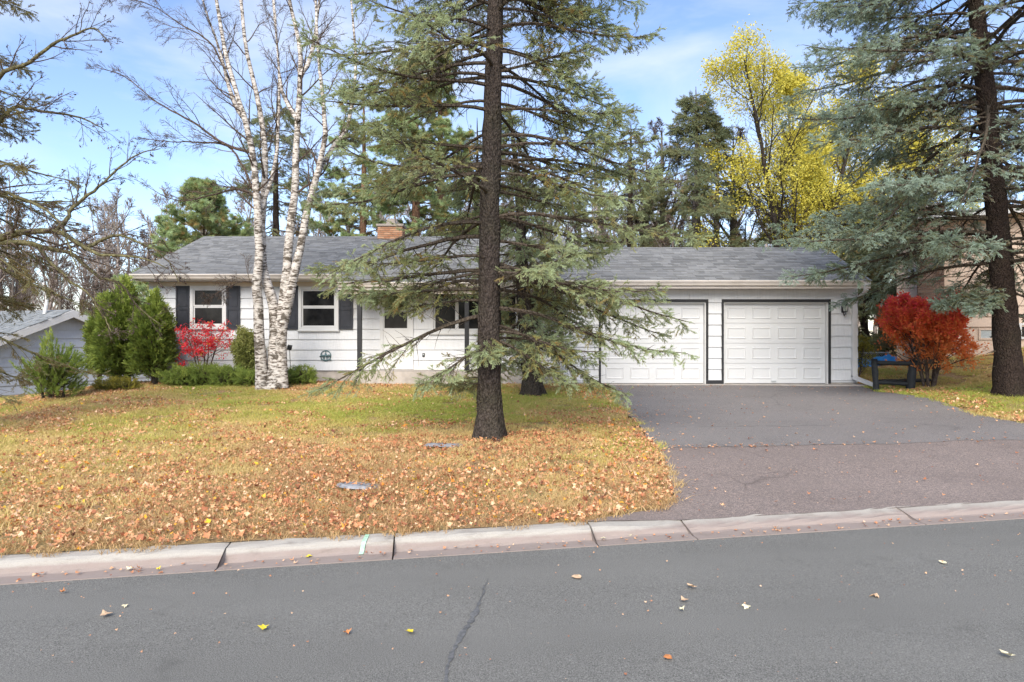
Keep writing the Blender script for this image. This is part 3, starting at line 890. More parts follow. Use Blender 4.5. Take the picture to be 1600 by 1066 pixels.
# solid bodies
b = MB()
b.box(HX0, HX1, HY, 27.0, SB - 0.02, 3.33)
b.add([(HX0, HY - .4, 3.33), (HX0, 27.4, 3.33), (HX0, 23.4, 5.02), (HX1, HY - .4, 3.33), (HX1, 27.4, 3.33), (HX1, 23.4, 5.02)], [(0, 3, 5, 2), (1, 2, 5, 4), (0, 1, 4, 3)], [(0, 2, 1), (3, 4, 5)])
wall = hbuild(b, 'wall', M['siding'])
D1, D2 = (gx(940.5), gx(1101)), (gx(1132), gx(1292))
DT, DB = gz(474), gz(600)
b = MB()
for a, c in ((GX0, D1[0] - .03), (D1[1] + .03, D2[0] - .03), (D2[1] + .03, GX1)): b.box(a, c, GY, GY + 0.25, GB - 0.06, 3.15)
b.box(D1[0] - .03, D1[1] + .03, GY + 0.001, GY + 0.249, DT + .02, 3.149); b.box(D2[0] - .03, D2[1] + .03, GY + 0.001, GY + 0.249, DT + .02, 3.149)
b.box(GX0, GX0 + .2, GY + .25, 24.5, GB - .06, 3.15); b.box(GX1 - .2, GX1, GY + .25, 24.5, GB - .06, 3.15); b.box(GX0 + .2, GX1 - .2, 24.3, 24.5, GB - .06, 3.15)
b.add([(GX0 + .02, 17.9, 3.152), (GX0 + .02, 22.5, 3.152), (GX0 + .02, 20.2, 4.2), (GX1 - .02, 17.9, 3.152), (GX1 - .02, 22.5, 3.152), (GX1 - .02, 20.2, 4.2)], [(0, 3, 5, 2), (1, 2, 5, 4), (0, 1, 4, 3)], [(0, 2, 1), (3, 4, 5)])
gwall = hbuild(b, 'garage_wall', M['siding'])
# openings on the living wing
W1 = (hx(298), hx(354.5), hz(513), hz(447)); W2 = (hx(467), hx(529.5), hz(516), hz(448))
PW = (hx(673), hx(852), hz(521), hz(452)); DR = (hx(594), hx(646), SB + 0.03, hz(450))
S = [(hx(276), hx(297.4), hz(514.5), hz(447)), (hx(355), hx(376), hz(514.5), hz(447)), (hx(447.5), hx(466.6), hz(515), hz(447)), (hx(530.2), hx(552), hz(515), hz(447))]
holes = [W1, W2, PW, DR]
def loc(t): return (t[0] - OX, t[1] - OX, t[2] - OZ, t[3] - OZ)
side_wall(wall, HX0 - OX, HX1 - .05 - OX, SB - OZ, ST - OZ, [loc(h) for h in holes], M['siding'], 0.0, seed=2)
gh = [(D1[0] - .07, D1[1] + .07, 0, DT + .10), (D2[0] - .07, D2[1] + .07, 0, DT + .10)]
side_wall(gwall, GX0 - OX, GX1 - OX, GB - OZ, GB + 7 * EXPO - OZ, [loc(h) for h in gh], M['siding'], GY - OY, seed=3)
side_wall(gwall, GX0 - OX, GX1 - OX, GB + 7 * EXPO - OZ, GT - OZ, [loc(h) for h in gh], M['siding'], GY - OY, seed=4, joint=0.635, expo=0.5)
# foundation, porch slab, frieze, soffits
b = MB(); b.box(HX0 + .03, HX1, HY + 0.02, 26.9, -0.3, SB - 0.021); b.box(GX0 + .02, GX1 - .02, GY + .02, 24.4, 0.2, GB - 0.061 if False else 0.50); hbuild(b, 'foundation', M['concrete'])
b = MB(); b.box(GX0 + .01, D1[0] - .05, GY + 0.03, GY + .3, 0.45, GB - .062); hbuild(b, 'foundation', M['concrete'])
b = MB(); b.box(D2[1] + .05, GX1 - .01, GY + 0.03, GY + .3, 0.45, GB - .062); hbuild(b, 'foundation', M['concrete'])
b = MB(); b.box(-4.20, GX0 - .003, 18.28, HY + .015, 0.30, 0.845); hbuild(b, 'porch_slab', M['concrete'])
b = MB(); b.box(GX0 - .15, GX1 + .1, 17.55, GY + .35, 0.30, 0.536); hbuild(b, 'garage_sill', M['concrete'])
b = MB(); b.box(HX0 - .01, HX1, HY - .03, HY, ST + 0.002, 3.332); hbuild(b, 'frieze', M['soffit'])
b = MB(); b.box(GX0, GX1, GY - .03, GY, GT + .002, 3.16); hbuild(b, 'frieze', M['siding'])
# roof
roof = empty('roof', (0, 0, 0), house)
RX0, RX1 = -10.52, 1.75; EY, EZ, RY, RZ = 18.85, 3.50, 23.4, 5.20
sl_ = (RZ - EZ) / (RY - EY)
PY = 18.10; PZ = EZ - (EY - PY) * sl_; PX0 = -4.62
def slab(b, x0, x1, y0, z0, y1, z1, th=0.12):
    b.hexa([(x0, y0, z0 - th), (x1, y0, z0 - th), (x1, y1, z1 - th), (x0, y1, z1 - th), (x0, y0, z0), (x1, y0, z0), (x1, y1, z1), (x0, y1, z1)])
b = MB(); slab(b, RX0, RX1, EY, EZ, RY, RZ); slab(b, RX0, RX1, 27.95, EZ, RY, RZ); slab(b, PX0, RX1 - .45, PY, PZ, EY, EZ)
hbuild(b, 'deck', M['white'], roof)
GR = (1.12, 9.22, 17.55, 3.22, 20.2, 4.41)
b = MB(); slab(b, GR[0], GR[1], GR[2], GR[3], GR[4], GR[5]); slab(b, GR[0], GR[1], 24.9, 2.3, GR[4], GR[5]); hbuild(b, 'deck', M['white'], roof)
sh = shingle_roof(roof, 'shingles', RX0 - .02 - OX, RX1 - OX, EY - .03 - OY, EZ - .008 - OZ, RY - OY, RZ + .005 - OZ, M['shingle'], 1)
sh = shingle_roof(roof, 'shingles', PX0 - .02 - OX, RX1 - .45 - OX, PY - .03 - OY, PZ - .008 - OZ, EY - .03 - OY, EZ - .008 - OZ, M['shingle'], 2)
sh = shingle_roof(roof, 'shingles', GR[0] - .02 - OX, GR[1] + .02 - OX, GR[2] - .03 - OY, GR[3] - .01 - OZ, GR[4] - OY, GR[5] + .005 - OZ, M['shingle'], 3)
for x0, x1, y, z in ((RX0, RX1, RY, RZ), (GR[0], GR[1], GR[4], GR[5])):
    b = MB(); k = int((x1 - x0) / 0.3)
    for i in range(k):
        a, c = x0 + (x1 - x0) * i / k, x0 + (x1 - x0) * (i + 1) / k - .004
        h = 0.012 + 0.004 * (i % 2)
        b.add([(a, y - .16, z - .045), (c, y - .16, z - .045), (c, y, z + h), (a, y, z + h), (c, y + .16, z - .045), (a, y + .16, z - .045)], [(0, 1, 2, 3), (3, 2, 4, 5)])
    o = hbuild(b, 'ridge_cap', M['shingle'], roof); o['kind'] = 'stuff'
# soffits
b = MB(); b.box(RX0 + .05, HX1, EY + .03, HY, 3.335, 3.36); hbuild(b, 'soffit', M['soffit'])
b = MB(); b.box(PX0 + .06, GX0 - .004, PY + .04, HY - .031, PZ - .20, PZ - .175); hbuild(b, 'soffit', M['soffit'])
b = MB(); b.box(GR[0] + .02, GR[1] - .02, GR[2] + .02, GY - .002, 3.02 + .12, 3.165); hbuild(b, 'soffit', M['soffit'])
# porch beam
b = MB(); b.box(PX0 + .07, GX0 - .006, PY + .10, PY + .22, PZ - .30, PZ - .202); hbuild(b, 'porch_beam', M['soffit'])
b = MB(); b.prism([(0, 0), (0.75, 0), (0.75, .28)], 0, .03); 
for v in b.v: v[:] = np.stack([v[:, 1] * 0 + PX0 + .03 + v[:, 1], PY + .02 + v[:, 0], PZ - .17 + v[:, 2]], axis=1)
hbuild(b, 'porch_cheek', M['white'])
# gutters: K-profile extruded
def gutter(x0, x1, y, z, name='gutter'):
    pr = [(0, 0), (-.008, .0), (-.10, -.0), (-.12, -.03), (-.09, -.075), (-.07, -.12), (0, -.12)]
    b = MB(); V = []
    for x in (x0, x1):
        V += [(x, y + a, z + c) for a, c in pr]
    k = len(pr)
    b.add(V, [(j, j + 1, k + j + 1, k + j) for j in range(k - 1)])
    b.t.append(np.array([(0, j + 1, j) for j in range(1, k - 1)])); b.t.append(np.array([(k, k + j, k + j + 1) for j in range(1, k - 1)]))
    b.box(x0, x1, y - .128, y - .116, z - .028, z + .004)
    return hbuild(b, name, M['gutter'])
gutter(RX0 + .02, PX0 - .02, EY - .01, EZ - .005); gutter(PX0, GR[0] - .02, PY - .01, PZ - .005); gutter(GR[0] + .01, GR[1] - .25, GR[2] - .01, GR[3] - .005)
b = MB(); b.box(GR[0] + .01, GR[1] - .01, GR[2] - .008, GR[2] + .018, 3.02, GR[3] - .125); hbuild(b, 'fascia', M['gutter'])
b = MB(); b.box(RX0 + .01, PX0, EY - .008, EY + .018, 3.335, EZ - .126); hbuild(b, 'fascia', M['gutter'])
b = MB(); b.box(PX0 + .01, GR[0], PY - .008, PY + .018, PZ - .20, PZ - .126); hbuild(b, 'fascia', M['gutter'])
# downspout at the garage corner
ds = empty('downspout', (0, 0, 0), house)
def ribbon_pipe(pts, w, d, name, mat, parent):
    b = MB(); V = []
    for (x, y, z) in pts: V += [(x - w / 2, y - d, z), (x + w / 2, y - d, z), (x + w / 2, y, z), (x - w / 2, y, z)]
    Q = []
    for i in range(len(pts) - 1):
        for j in range(4): Q.append((4 * i + j, 4 * i + (j + 1) % 4, 4 * i + 4 + (j + 1) % 4, 4 * i + 4 + j))
    e = 4 * (len(pts) - 1)
    b.add(V, Q + [(0, 3, 2, 1), (e, e + 1, e + 2, e + 3)]); return hbuild(b, name, mat, parent)
sx = gx(1331) + .02
ribbon_pipe([(sx + .10, 17.52, 3.10), (sx + .10, 17.56, 2.95), (sx, 17.9, 2.72), (sx, 17.968, 2.64), (sx, 17.97, 0.72)], .10, .075, 'pipe', M['white'], ds)
b = MB(); b.hexa([(sx - .05, 17.88, .66), (sx + .05, 17.88, .66), (sx + .05, 17.97, .72), (sx - .05, 17.97, .72), (sx - .05, 17.89, .75), (sx + .05, 17.89, .75), (sx + .05, 17.965, .78), (sx - .05, 17.965, .78)]); hbuild(b, 'elbow', M['white'], ds)
b = MB(); b.hexa([(sx + .16, 17.25, .50), (sx + .27, 17.27, .50), (sx + .06, 17.88, .66), (sx - .05, 17.88, .66), (sx + .16, 17.25, .58), (sx + .27, 17.27, .58), (sx + .06, 17.88, .745), (sx - .05, 17.88, .745)]); hbuild(b, 'spout', M['white'], ds)
for z in (1.1, 2.3):
    b = MB(); b.box(sx - .06, sx + .06, 17.89, 17.968, z, z + .03); hbuild(b, 'strap', M['white'], ds)
# windows, shutters
def L4(t): return (t[0] - OX, t[1] - OX, t[2] - OZ, t[3] - OZ)
WY = -0.004
sash_window(house, *L4(W1), WY, hz(479) - OZ); sash_window(house, *L4(W2), WY, hz(480) - OZ)
sash_window(house, *L4(PW), WY, cols=[hx(714) - OX, hx(808) - OX])
for s in S: shutter(house, *L4(s), WY)
# front door with storm glass
dr_ = empty('front_door', (0, 0, 0), house)
x0, x1, z0, z1 = L4(DR)
frame_boards(dr_, x0, x1, z0, z1, WY, 0.09, 0.05, M['white'], 'casing')
b = MB(); b.box(x0 + .092, x1 - .092, WY - .03, WY, z0 + .09, hz(513) - OZ); b.box(x0 + .092, hx(601) - OX, WY - .03, WY, hz(513) - OZ + .001, z1 - .09); b.box(hx(636.5) - OX, x1 - .092, WY - .03, WY, hz(513) - OZ + .001, z1 - .09)
b.box(hx(601) - OX + .001, hx(636.5) - OX - .001, WY - .028, WY, hz(487) - OZ, hz(484.5) - OZ); b.build('leaf', M['white'], dr_)
for a, c in ((513, 487), (484.5, 454)):
    b = MB(); b.box(hx(601) - OX + .001, hx(636.5) - OX - .001, WY - .012, WY, hz(a) - OZ + .001, hz(c) - OZ); b.build('pane', M['glass'], dr_)
b = MB(); hxx = x1 - .14; b.tube([(hxx, WY - .03, hz(530) - OZ), (hxx, WY - .075, hz(530) - OZ), (hxx - .09, WY - .08, hz(530) - OZ)], .011, 8); b.build('handle', M['iron'], dr_)
# porch posts
for px in (562, 729.5):
    p = empty('porch_post', (0, 0, 0), house)
    X_ = (px - 800) / F * 18.42
    b = MB(); b.box(X_ - .058, X_ + .058, 18.36, 18.48, 0.86, PZ - .301); hbuild(b, 'shaft', M['black'], p)
    b = MB(); b.box(X_ - .075, X_ + .075, 18.34, 18.50, 0.847, 0.90); hbuild(b, 'base', M['black'], p)
# garage doors
for d0, d1 in (D1, D2):
    gd = empty('garage_door', (0, 0, 0), house)
    y = GY + 0.10; hgt = (DT - DB) / 4
    b = MB()
    for r in range(4): b.box(d0 + .004, d1 - .004, y, y + .045, DB + .012 + r * hgt, DB + (r + 1) * hgt + .004)
    b.box(d0, d1, y + .046, y + .06, DB + .01, DT)
    hbuild(b, 'leaf', M['door_white'], gd)
    cw = (d1 - d0) / 4
    for r in range(4):
        for c in range(4):
            a0, a1 = d0 + c * cw + .085, d0 + (c + 1) * cw - .085
            if c == 0: a0 += .02
            if c == 3: a1 -= .02
            q0, q1 = DB + r * hgt + .125, DB + (r + 1) * hgt - .105
            # raised panel inside a pressed groove
            k = 0.035
            V = [(a0, y - .001, q0), (a1, y - .001, q0), (a1, y - .001, q1), (a0, y - .001, q1), (a0 + .012, y + .0, q0 + .012), (a1 - .012, y, q0 + .012), (a1 - .012, y, q1 - .012), (a0 + .012, y, q1 - .012),
                 (a0 + .012, y - .02, q0 + .012), (a1 - .012, y - .02, q0 + .012), (a1 - .012, y - .02, q1 - .012), (a0 + .012, y - .02, q1 - .012), (a0 + .012 + k, y - .004, q0 + .012 + k), (a1 - .012 - k, y - .004, q0 + .012 + k), (a1 - .012 - k, y - .004, q1 - .012 - k), (a0 + .012 + k, y - .004, q1 - .012 - k)]
            V = V[:4] + [(v[0], y - .018, v[2]) for v in V[8:12]] + V[12:]
            b = MB(); b.add(V, [(0, 1, 5, 4), (1, 2, 6, 5), (2, 3, 7, 6), (3, 0, 4, 7), (4, 5, 9, 8), (5, 6, 10, 9), (6, 7, 11, 10), (7, 4, 8, 11), (8, 9, 10, 11)])
            hbuild(b, 'panel', M['door_white'], gd)
    b = MB(); b.box(d0 - .03, d0, GY - .012, GY + .16, DB, DT); b.box(d1, d1 + .03, GY - .012, GY + .16, DB, DT); b.box(d0 - .03, d1 + .03, GY - .012, GY + .16, DT + .001, DT + .02); hbuild(b, 'jamb', M['white'], gd)
    b = MB(); b.box(d0 - .085, d0 - .031, GY - .05, GY - .001, DB + .01, DT + .105); b.box(d1 + .031, d1 + .085, GY - .05, GY - .001, DB + .01, DT + .105); b.box(d0 - .031, d1 + .031, GY - .048, GY - .001, DT + .03, DT + .104); hbuild(b, 'trim', M['black'], gd)
    b = MB(); b.box(d0 + .01, d1 - .01, y - .004, y + .03, DB + .001, DB + .014); hbuild(b, 'seal', M['black'], gd)
b = MB(); b.box((d0 + d1) / 2 - .08, (d0 + d1) / 2 + .04, GY + .06, GY + .099, DB + .06, DB + .08); hbuild(b, 'pull_handle', M['galv'], gd)
b = MB(); b.box(D1[1] + .086, D2[0] - .086, GY - .045, GY, DB + .012, DB + .10); hbuild(b, 'base_trim', M['black'])
# chimney on the ridge
def bricks(name, x0, x1, y0, y1, z0, z1, mat, parent, seed=0, bw=0.21, bh=0.067, off=(0, 0, 0)):
    rg = np.random.default_rng(seed); b = MB(); r = 0; z = z0
    ox, oy, oz = off
    while z < z1 - .02:
        for (a0, a1, fixed, axis, sgn) in ((x0, x1, y0, 'x', -1), (y0, y1, x0, 'y', -1), (y0, y1, x1, 'y', 1)):
            p = a0 - (bw / 2 if r % 2 else 0)
            while p < a1:
                c0, c1 = max(p, a0), min(p + bw - .012, a1)
                p += bw
                if c1 - c0 < .02: continue
                d = .010 + rg.uniform(0, .005)
                if axis == 'x': b.box(c0 - ox, c1 - ox, fixed - d - oy, fixed + .02 - oy, z - oz, min(z + bh - .012, z1) - oz)
                else:
                    lo, hi = (fixed - d, fixed + .02) if sgn < 0 else (fixed - .02, fixed + d)
                    b.box(lo - ox, hi - ox, c0 + .001 - oy, c1 - oy, z - oz, min(z + bh - .012, z1) - oz)
        z += bh; r += 1
    o = b.build(name, mat, parent); o['kind'] = 'stuff'
    return o
ch = empty('chimney', (0, 0, 0), house)
cx = (611 - 800) / F * 23.2
b = MB(); b.box(cx - .40, cx + .40, 23.0, 23.6, 4.9, 5.50); b.box(cx - .46, cx + .46, 22.94, 23.66, 5.50, 5.57); b.prism([(cx - .16, 5.57), (cx + .16, 5.57), (cx + .12, 5.78), (cx - .12, 5.78)], 23.15, 23.45); hbuild(b, 'core', M['mortar'], ch)
bricks('bricks', cx - .405, cx + .405, 22.995, 23.605, 4.95, 5.49, M['brick_orange'], ch, 4, off=hp)
# house digits beside the door
def digit_mesh(ch_, h, name='house_number'):
    cu = bpy.data.curves.new(name, 'FONT'); cu.body = ch_; cu.size = h * 1.4; cu.extrude = 0.008; cu.align_x = 'CENTER'
    ob = bpy.data.objects.new(name, cu); COL.objects.link(ob)
    bpy.context.view_layer.update()
    me = bpy.data.meshes.new_from_object(ob.evaluated_get(bpy.context.evaluated_depsgraph_get()))
    bpy.data.objects.remove(ob); return me
for k, c in enumerate('16'):
    o = link('house_number', digit_mesh(c, .13), M['digit'], house)
    o.rotation_euler = (R(90), 0, 0); o.location = (hx(660.5 + k * 4.6) - OX, -0.034, hz(481) - OZ)

# things fixed to the walls
def lantern(label, x, y, z, s):
    t = thing('wall_lantern', label, 'lantern', (x, y, z), 'carriage lanterns on the house')
    b = MB(); b.box(-.035 * s, .035 * s, -.02, 0, -.10 * s, .06 * s); b.build('backplate', M['iron'], t)
    b = MB(); b.tube([(0, -.02, -.10 * s), (0, -.07 * s, -.17 * s), (0, -.13 * s, -.13 * s), (0, -.13 * s, -.09 * s)], [.010 * s, .011 * s, .011 * s, .012 * s], 6); b.build('arm', M['iron'], t)
    n = 6; V = []
    def ring(r, zz): return [(r * math.cos(2 * math.pi * i / n), -.13 * s + r * math.sin(2 * math.pi * i / n), zz) for i in range(n)]
    def rings(rs, name, mat):
        b = MB(); V = sum([ring(r * s, zz * s) for r, zz in rs], [])
        b.add(V, [(k * n + i, k * n + (i + 1) % n, (k + 1) * n + (i + 1) % n, (k + 1) * n + i) for k in range(len(rs) - 1) for i in range(n)]); return b.build(name, mat, t)
    rings([(.0, -.10), (.045, -.09), (.055, -.075), (.0, -.07)], 'base', M['iron'])
    rings([(.045, -.07), (.068, .06)], 'glass', M['lampglass'])
    rings([(.0, .05), (.088, .055), (.085, .075), (.05, .12), (.022, .15), (.012, .20), (.0, .215)], 'roof_cap', M['iron'])
    for i in range(n):
        a = 2 * math.pi * (i + .0) / n; c_, s_ = math.cos(a), math.sin(a)
        b = MB(); b.tube([(.048 * s * c_, -.13 * s + .048 * s * s_, -.075 * s), (.071 * s * c_, -.13 * s + .071 * s * s_, .06 * s)], .006 * s, 4); b.build('bar', M['iron'], t)
lantern('black carriage lantern on the shake wall beside the garage downspout', gx(1316), GY - .024, gz(482), 1.15)
lantern('dark square-topped lantern under the porch roof beside the front door', hx(656), HY - .024, hz(457), 1.15)
# round metal plaque with three small animals on a bar
pl = thing('wall_plaque', 'round green metal ring ornament hung on the white shakes beneath the window', 'ornament', (hx(509.5), HY - .03, hz(556)))
a = np.linspace(0, 2 * math.pi, 25)
b = MB(); b.tubes(np.stack([.145 * np.cos(a), 0 * a, .145 * np.sin(a)], 1)[None], np.full((1, 25), .014), 6); b.build('ring', M['verdigris'], pl)
b = MB(); b.tube([(0, 0, .14), (0, 0, .0)], .013, 6); b.tube([(-.02, 0, .07), (.03, -.01, .03)], .02, 6); b.build('spindle', M['verdigris'], pl)
b = MB(); b.tube([(-.14, -.01, -.12), (.16, -.01, -.12)], .014, 6); b.build('bar', M['verdigris'], pl)
for k, xx in enumerate((-.095, .0, .10)):
    b = MB(); b.tube([(xx - .05, -.02, -.01), (xx - .015, -.03, .012), (xx + .03, -.03, .0), (xx + .045, -.02, -.04)], [.012, .034, .034, .014], 8)
    b.tube([(xx - .03, -.02, -.0), (xx - .035, -.015, -.12)], .010, 5); b.tube([(xx + .03, -.02, -.02), (xx + .035, -.015, -.12)], .010, 5)
    b.tube([(xx - .05, -.025, -.005), (xx - .07, -.03, -.035)], [.018, .010], 6); b.build('figure', M['verdigris'], pl)
# mail slot / intercom box right of the door
mb = thing('doorbell_box', 'small dark box fixed low on the white wall beyond the front door', 'box', (hx(662), HY - .022, hz(555)))
b = MB(); b.box(-.035, .035, -.02, 0, -.055, .055); b.build('case', M['iron'], mb); b = MB(); b.box(-.02, .02, -.026, -.0202, .0, .03); b.build('button', M['galv'], mb)
# garden spotlight by the birch
gl = thing('garden_spotlight', 'small black spotlight on a thin stake beside the birch trunks', 'spotlight', ((452.5 - 800) / F * 18.9, 18.9, g1(-6.15, 18.9)))
zt = CZ - (543 - HZ) / F * 18.9 - gl.location.z
b = MB(); b.tube([(.07, 0, -.05), (.03, 0, .3), (.0, 0, zt - .06)], .009, 6); b.build('stake', M['iron'], gl)
b = MB(); b.box(-.06, .06, -.05, .05, -.055, .055); o = b.build('head', M['iron'], gl); o.location = (0, 0, zt); o.rotation_euler = (R(20), R(12), R(10))
# ------------------------------------------------------------------ grey neighbour at the foot of the slope
u = np.array([0.40, 0.917]); ang = math.atan2(u[1], u[0])
gp = np.array([-14.98, 22.9])
nh = thing('neighbour_house', 'low blue-grey house with white gable edge behind the shrubs', 'house', (gp[0], gp[1], -0.75))
nh.rotation_euler = (0, 0, ang)                 # local x along the gable wall, local +y away from the viewer
PKZ, SLP, HWL, HWR, LEN = 3.33, 0.41, 5.2, 4.0, 11.0
zl, zr = PKZ - HWL * SLP, PKZ - HWR * SLP
b = MB(); b.prism([(-HWL, 0), (HWR, 0), (HWR, zr), (0, PKZ), (-HWL, zl)], 0.0, LEN); nw = b.build('wall', M['grey_siding'], nh)
def gclip(z, zt):
    f = lambda s, hw, ze: hw if zt <= ze else max(0.08, (PKZ - zt) / SLP + (EXPO * .0))
    return -f(-1, HWL, zl) , f(1, HWR, zr)
side_wall(nw, -HWL, HWR, 0.12, PKZ - .12, [], M['grey_siding'], -0.004, seed=9, clip=gclip, groove=0.026)
nr = empty('roof', (0, 0, 0), nh)
b = MB()
for sgn, hw in ((-1, HWL + .5), (1, HWR + .5)):
    zE = PKZ + .10 - hw * SLP
    b.hexa([(sgn * hw, -.40, zE - .1), (0, -.40, PKZ), (0, LEN + .3, PKZ), (sgn * hw, LEN + .3, zE - .1), (sgn * hw, -.40, zE), (0, -.40, PKZ + .1), (0, LEN + .3, PKZ + .1), (sgn * hw, LEN + .3, zE)])
b.build('deck', M['shingle'], nr)
for sgn, hw in ((-1, HWL + .5), (1, HWR + .5)):
    zE = PKZ + .10 - hw * SLP
    b = MB(); b.hexa([(sgn * hw, -.44, zE - .26), (0, -.44, PKZ - .16), (0, -.402, PKZ - .16), (sgn * hw, -.402, zE - .26), (sgn * hw, -.44, zE - .02), (0, -.44, PKZ + .08), (0, -.402, PKZ + .08), (sgn * hw, -.402, zE - .02)])
    b.build('rake_board', M['white'], nr)
# shingles on the slope that faces the viewer: built flat then placed
tmp = MB(); rg = np.random.default_rng(12); hw = HWL + .5; slen = hw * math.hypot(1, SLP); rows = int(slen / .145)
for r_ in range(rows):
    for k in range(int((LEN + .7) / .28)):
        y0 = -.42 + k * .28 + rg.uniform(-.06, .06); wv = .28 + rg.uniform(-.05, .05)
        s0, s1 = r_ * .145 - rg.uniform(0, .01), (r_ + 1) * .145 + .02; th = .012 + rg.choice([0, .006, .01])
        def P(s, yy, h): c = 1 / math.hypot(1, SLP); return (-hw + s * c - h * SLP * c, yy, PKZ + .10 - hw * SLP + s * c * SLP + h * c)
        tmp.add([P(s0, y0, 0), P(s0, y0 + wv, 0), P(s1, y0 + wv, 0.001), P(s1, y0, .001), P(s0, y0, th), P(s0, y0 + wv, th), P(s1, y0 + wv, .004), P(s1, y0, .004)], [(4, 7, 6, 5), (0, 4, 5, 1), (1, 5, 6, 2), (3, 7, 4, 0)])
o = tmp.build('shingles', M['shingle_grey'], nr); o['kind'] = 'stuff'
b = MB(); b.tube([(-.35, .55, PKZ - .15), (-.28, .5, PKZ + .4), (-.42, .45, PKZ + 1.0)], [.06, .055, .05], 10); b.build('vent_pipe', M['white'], nr)

# ------------------------------------------------------------------ beige neighbour up the slope
BY = 20.5
bp = Vector((11.55, BY, 1.0)); BA = R(30)
bh = thing('neighbour_house', 'tall beige house with brown brick chimney on the grassy rise', 'house', bp)
bh.rotation_euler = (0, 0, -BA)
def bx(x):
    k = (x - 800) / F
    return (k * bp.y - bp.x) / (math.cos(BA) + k * math.sin(BA))
def bz(y, x=1500): return CZ + (HZ - y) / F * (bp.y - math.sin(BA) * bx(x)) - bp.z
b = MB(); b.box(0, 9, 0, 9, -1.2, bz(511) - .003); fo = b.build('foundation', M['beige_siding'], bh)
b = MB(); b.box(0, 9, -.004, 9, bz(511), 4.30); bw_ = b.build('wall', M['beige_siding'], bh)
cx0, cx1 = bx(1434), bx(1473)
bwin = (bx(1419), bx(1432.5), bz(442, 1425), bz(418, 1425))
side_wall(bw_, 0, 9, bz(511), 4.25, [bwin, (cx0, cx1, 0, 9)], M['beige_siding'], -.008, seed=21, groove=0.018)
fw = empty('window', (0, 0, 0), bh)
frame_boards(fw, *bwin, -.012, .06, .05, M['white'], 'casing'); b = MB(); b.box(bwin[0] + .06, bwin[1] - .06, -.03, -.013, bwin[2] + .06, bwin[3] - .06); b.build('pane', M['glass'], fw)
fw = empty('window', (0, 0, 0), bh); q = (bx(1529), bx(1553), bz(531), bz(513.5))
frame_boards(fw, *q, -.002, .05, .03, M['beige_siding'], 'casing'); b = MB(); b.box(q[0] + .05, q[1] - .05, -.012, -.003, q[2] + .05, q[3] - .05); b.build('pane', M['galv'], fw)
fw = empty('window', (0, 0, 0), bh); q = (bx(1592), bx(1640), bz(530, 1600), bz(505, 1600))
frame_boards(fw, *q, -.014, .06, .05, M['white'], 'casing'); b = MB(); b.box(q[0] + .06, q[1] - .06, -.03, -.015, q[2] + .06, q[3] - .06); b.build('pane', M['glass'], fw)
br = empty('roof', (0, 0, 0), bh)
b = MB(); slab(b, -.5, 9.5, -.6, 4.30, 4.5, 5.1, .15); slab(b, -.5, 9.5, 9.6, 4.30, 4.5, 5.1, .15); b.build('deck', M['white'], br)
shingle_roof(br, 'shingles', -.52, 9.5, -.63, 4.295, 4.5, 5.105, M['shingle'], 31, .2)
b = MB(); b.prism([(0, 0), (9, 0), (4.5, .62)], 0, .1)
for v in b.v: v[:] = np.stack([v[:, 1], v[:, 0], 4.302 + v[:, 2]], 1)
b.build('gable', M['beige_siding'], bh)
bc = empty('chimney', (0, 0, 0), bh)
b = MB(); b.box(cx0, cx1, -.55, .6, -.8, 4.5); b.build('core', M['mortar'], bc)
bricks('bricks', cx0 - .005, cx1 + .005, -.555, .59, -.5, 4.5, M['brick'], bc, 7, .215, .075)
b = MB(); b.box(cx0 - .06, cx1 + .06, -.62, .66, 4.501, 4.58); b.build('cap', M['concrete'], bc)

# ------------------------------------------------------------------ log rail, chain-link fence, blue tarp
def rough_log(b, p, q, r, seed, n=9):
    rg = np.random.default_rng(seed); pts = np.linspace(p, q, n) + rg.normal(0, r * .06, (n, 3)); pts[0], pts[-1] = p, q
    b.tube(pts, r * (1 + rg.normal(0, .05, n)), 10)
D = 16.6
def gpt(x, y, d=D): return at(x, y, d)
rl = thing('log_rail_fence', 'short black log rail fence with two leaning posts beside the driveway', 'fence', (9.3, D, g1(9.3, D)))
ro = np.array(rl.location)
for (xa, ya, xb, yb, r, k) in ((1366, 561, 1370, 622, .072, 1), (1428, 563, 1420, 624, .10, 2)):
    b = MB(); rough_log(b, gpt(xa, ya) - ro, gpt(xb, yb) - ro, r, k); b.build('post', M['log'], rl, True)
for (xa, ya, xb, yb, da, db, r, k) in ((1368, 566.5, 1427, 568.5, D, D, .055, 3), (1368, 597.5, 1424, 600.5, D, D, .05, 4), (1374, 596, 1452, 594, D + .08, D + 1.2, .05, 5)):
    b = MB(); rough_log(b, gpt(xa, ya, da) - ro, gpt(xb, yb, db) - ro, r, k); b.build('rail', M['log'], rl, True)
cf = thing('chain_link_fence', 'galvanised chain-link fence behind the garage corner', 'fence', (9.6, 23.4, g1(10, 23.4)))
co_ = np.array(cf.location); zc = CZ - (551 - HZ) / F * 23.4 - co_[2]
for xx in (-1.2, 1.05, 3.3):
    b = MB(); b.tube([(xx, 0, -.1), (xx, 0, zc + .03)], .025, 8); b.build('post', M['galv'], cf)
b = MB(); b.tube([(-1.2, -.005, zc), (3.3, -.005, zc)], .02, 8); b.build('top_rail', M['galv'], cf)
b = MB(); h = zc - .05
segs = []
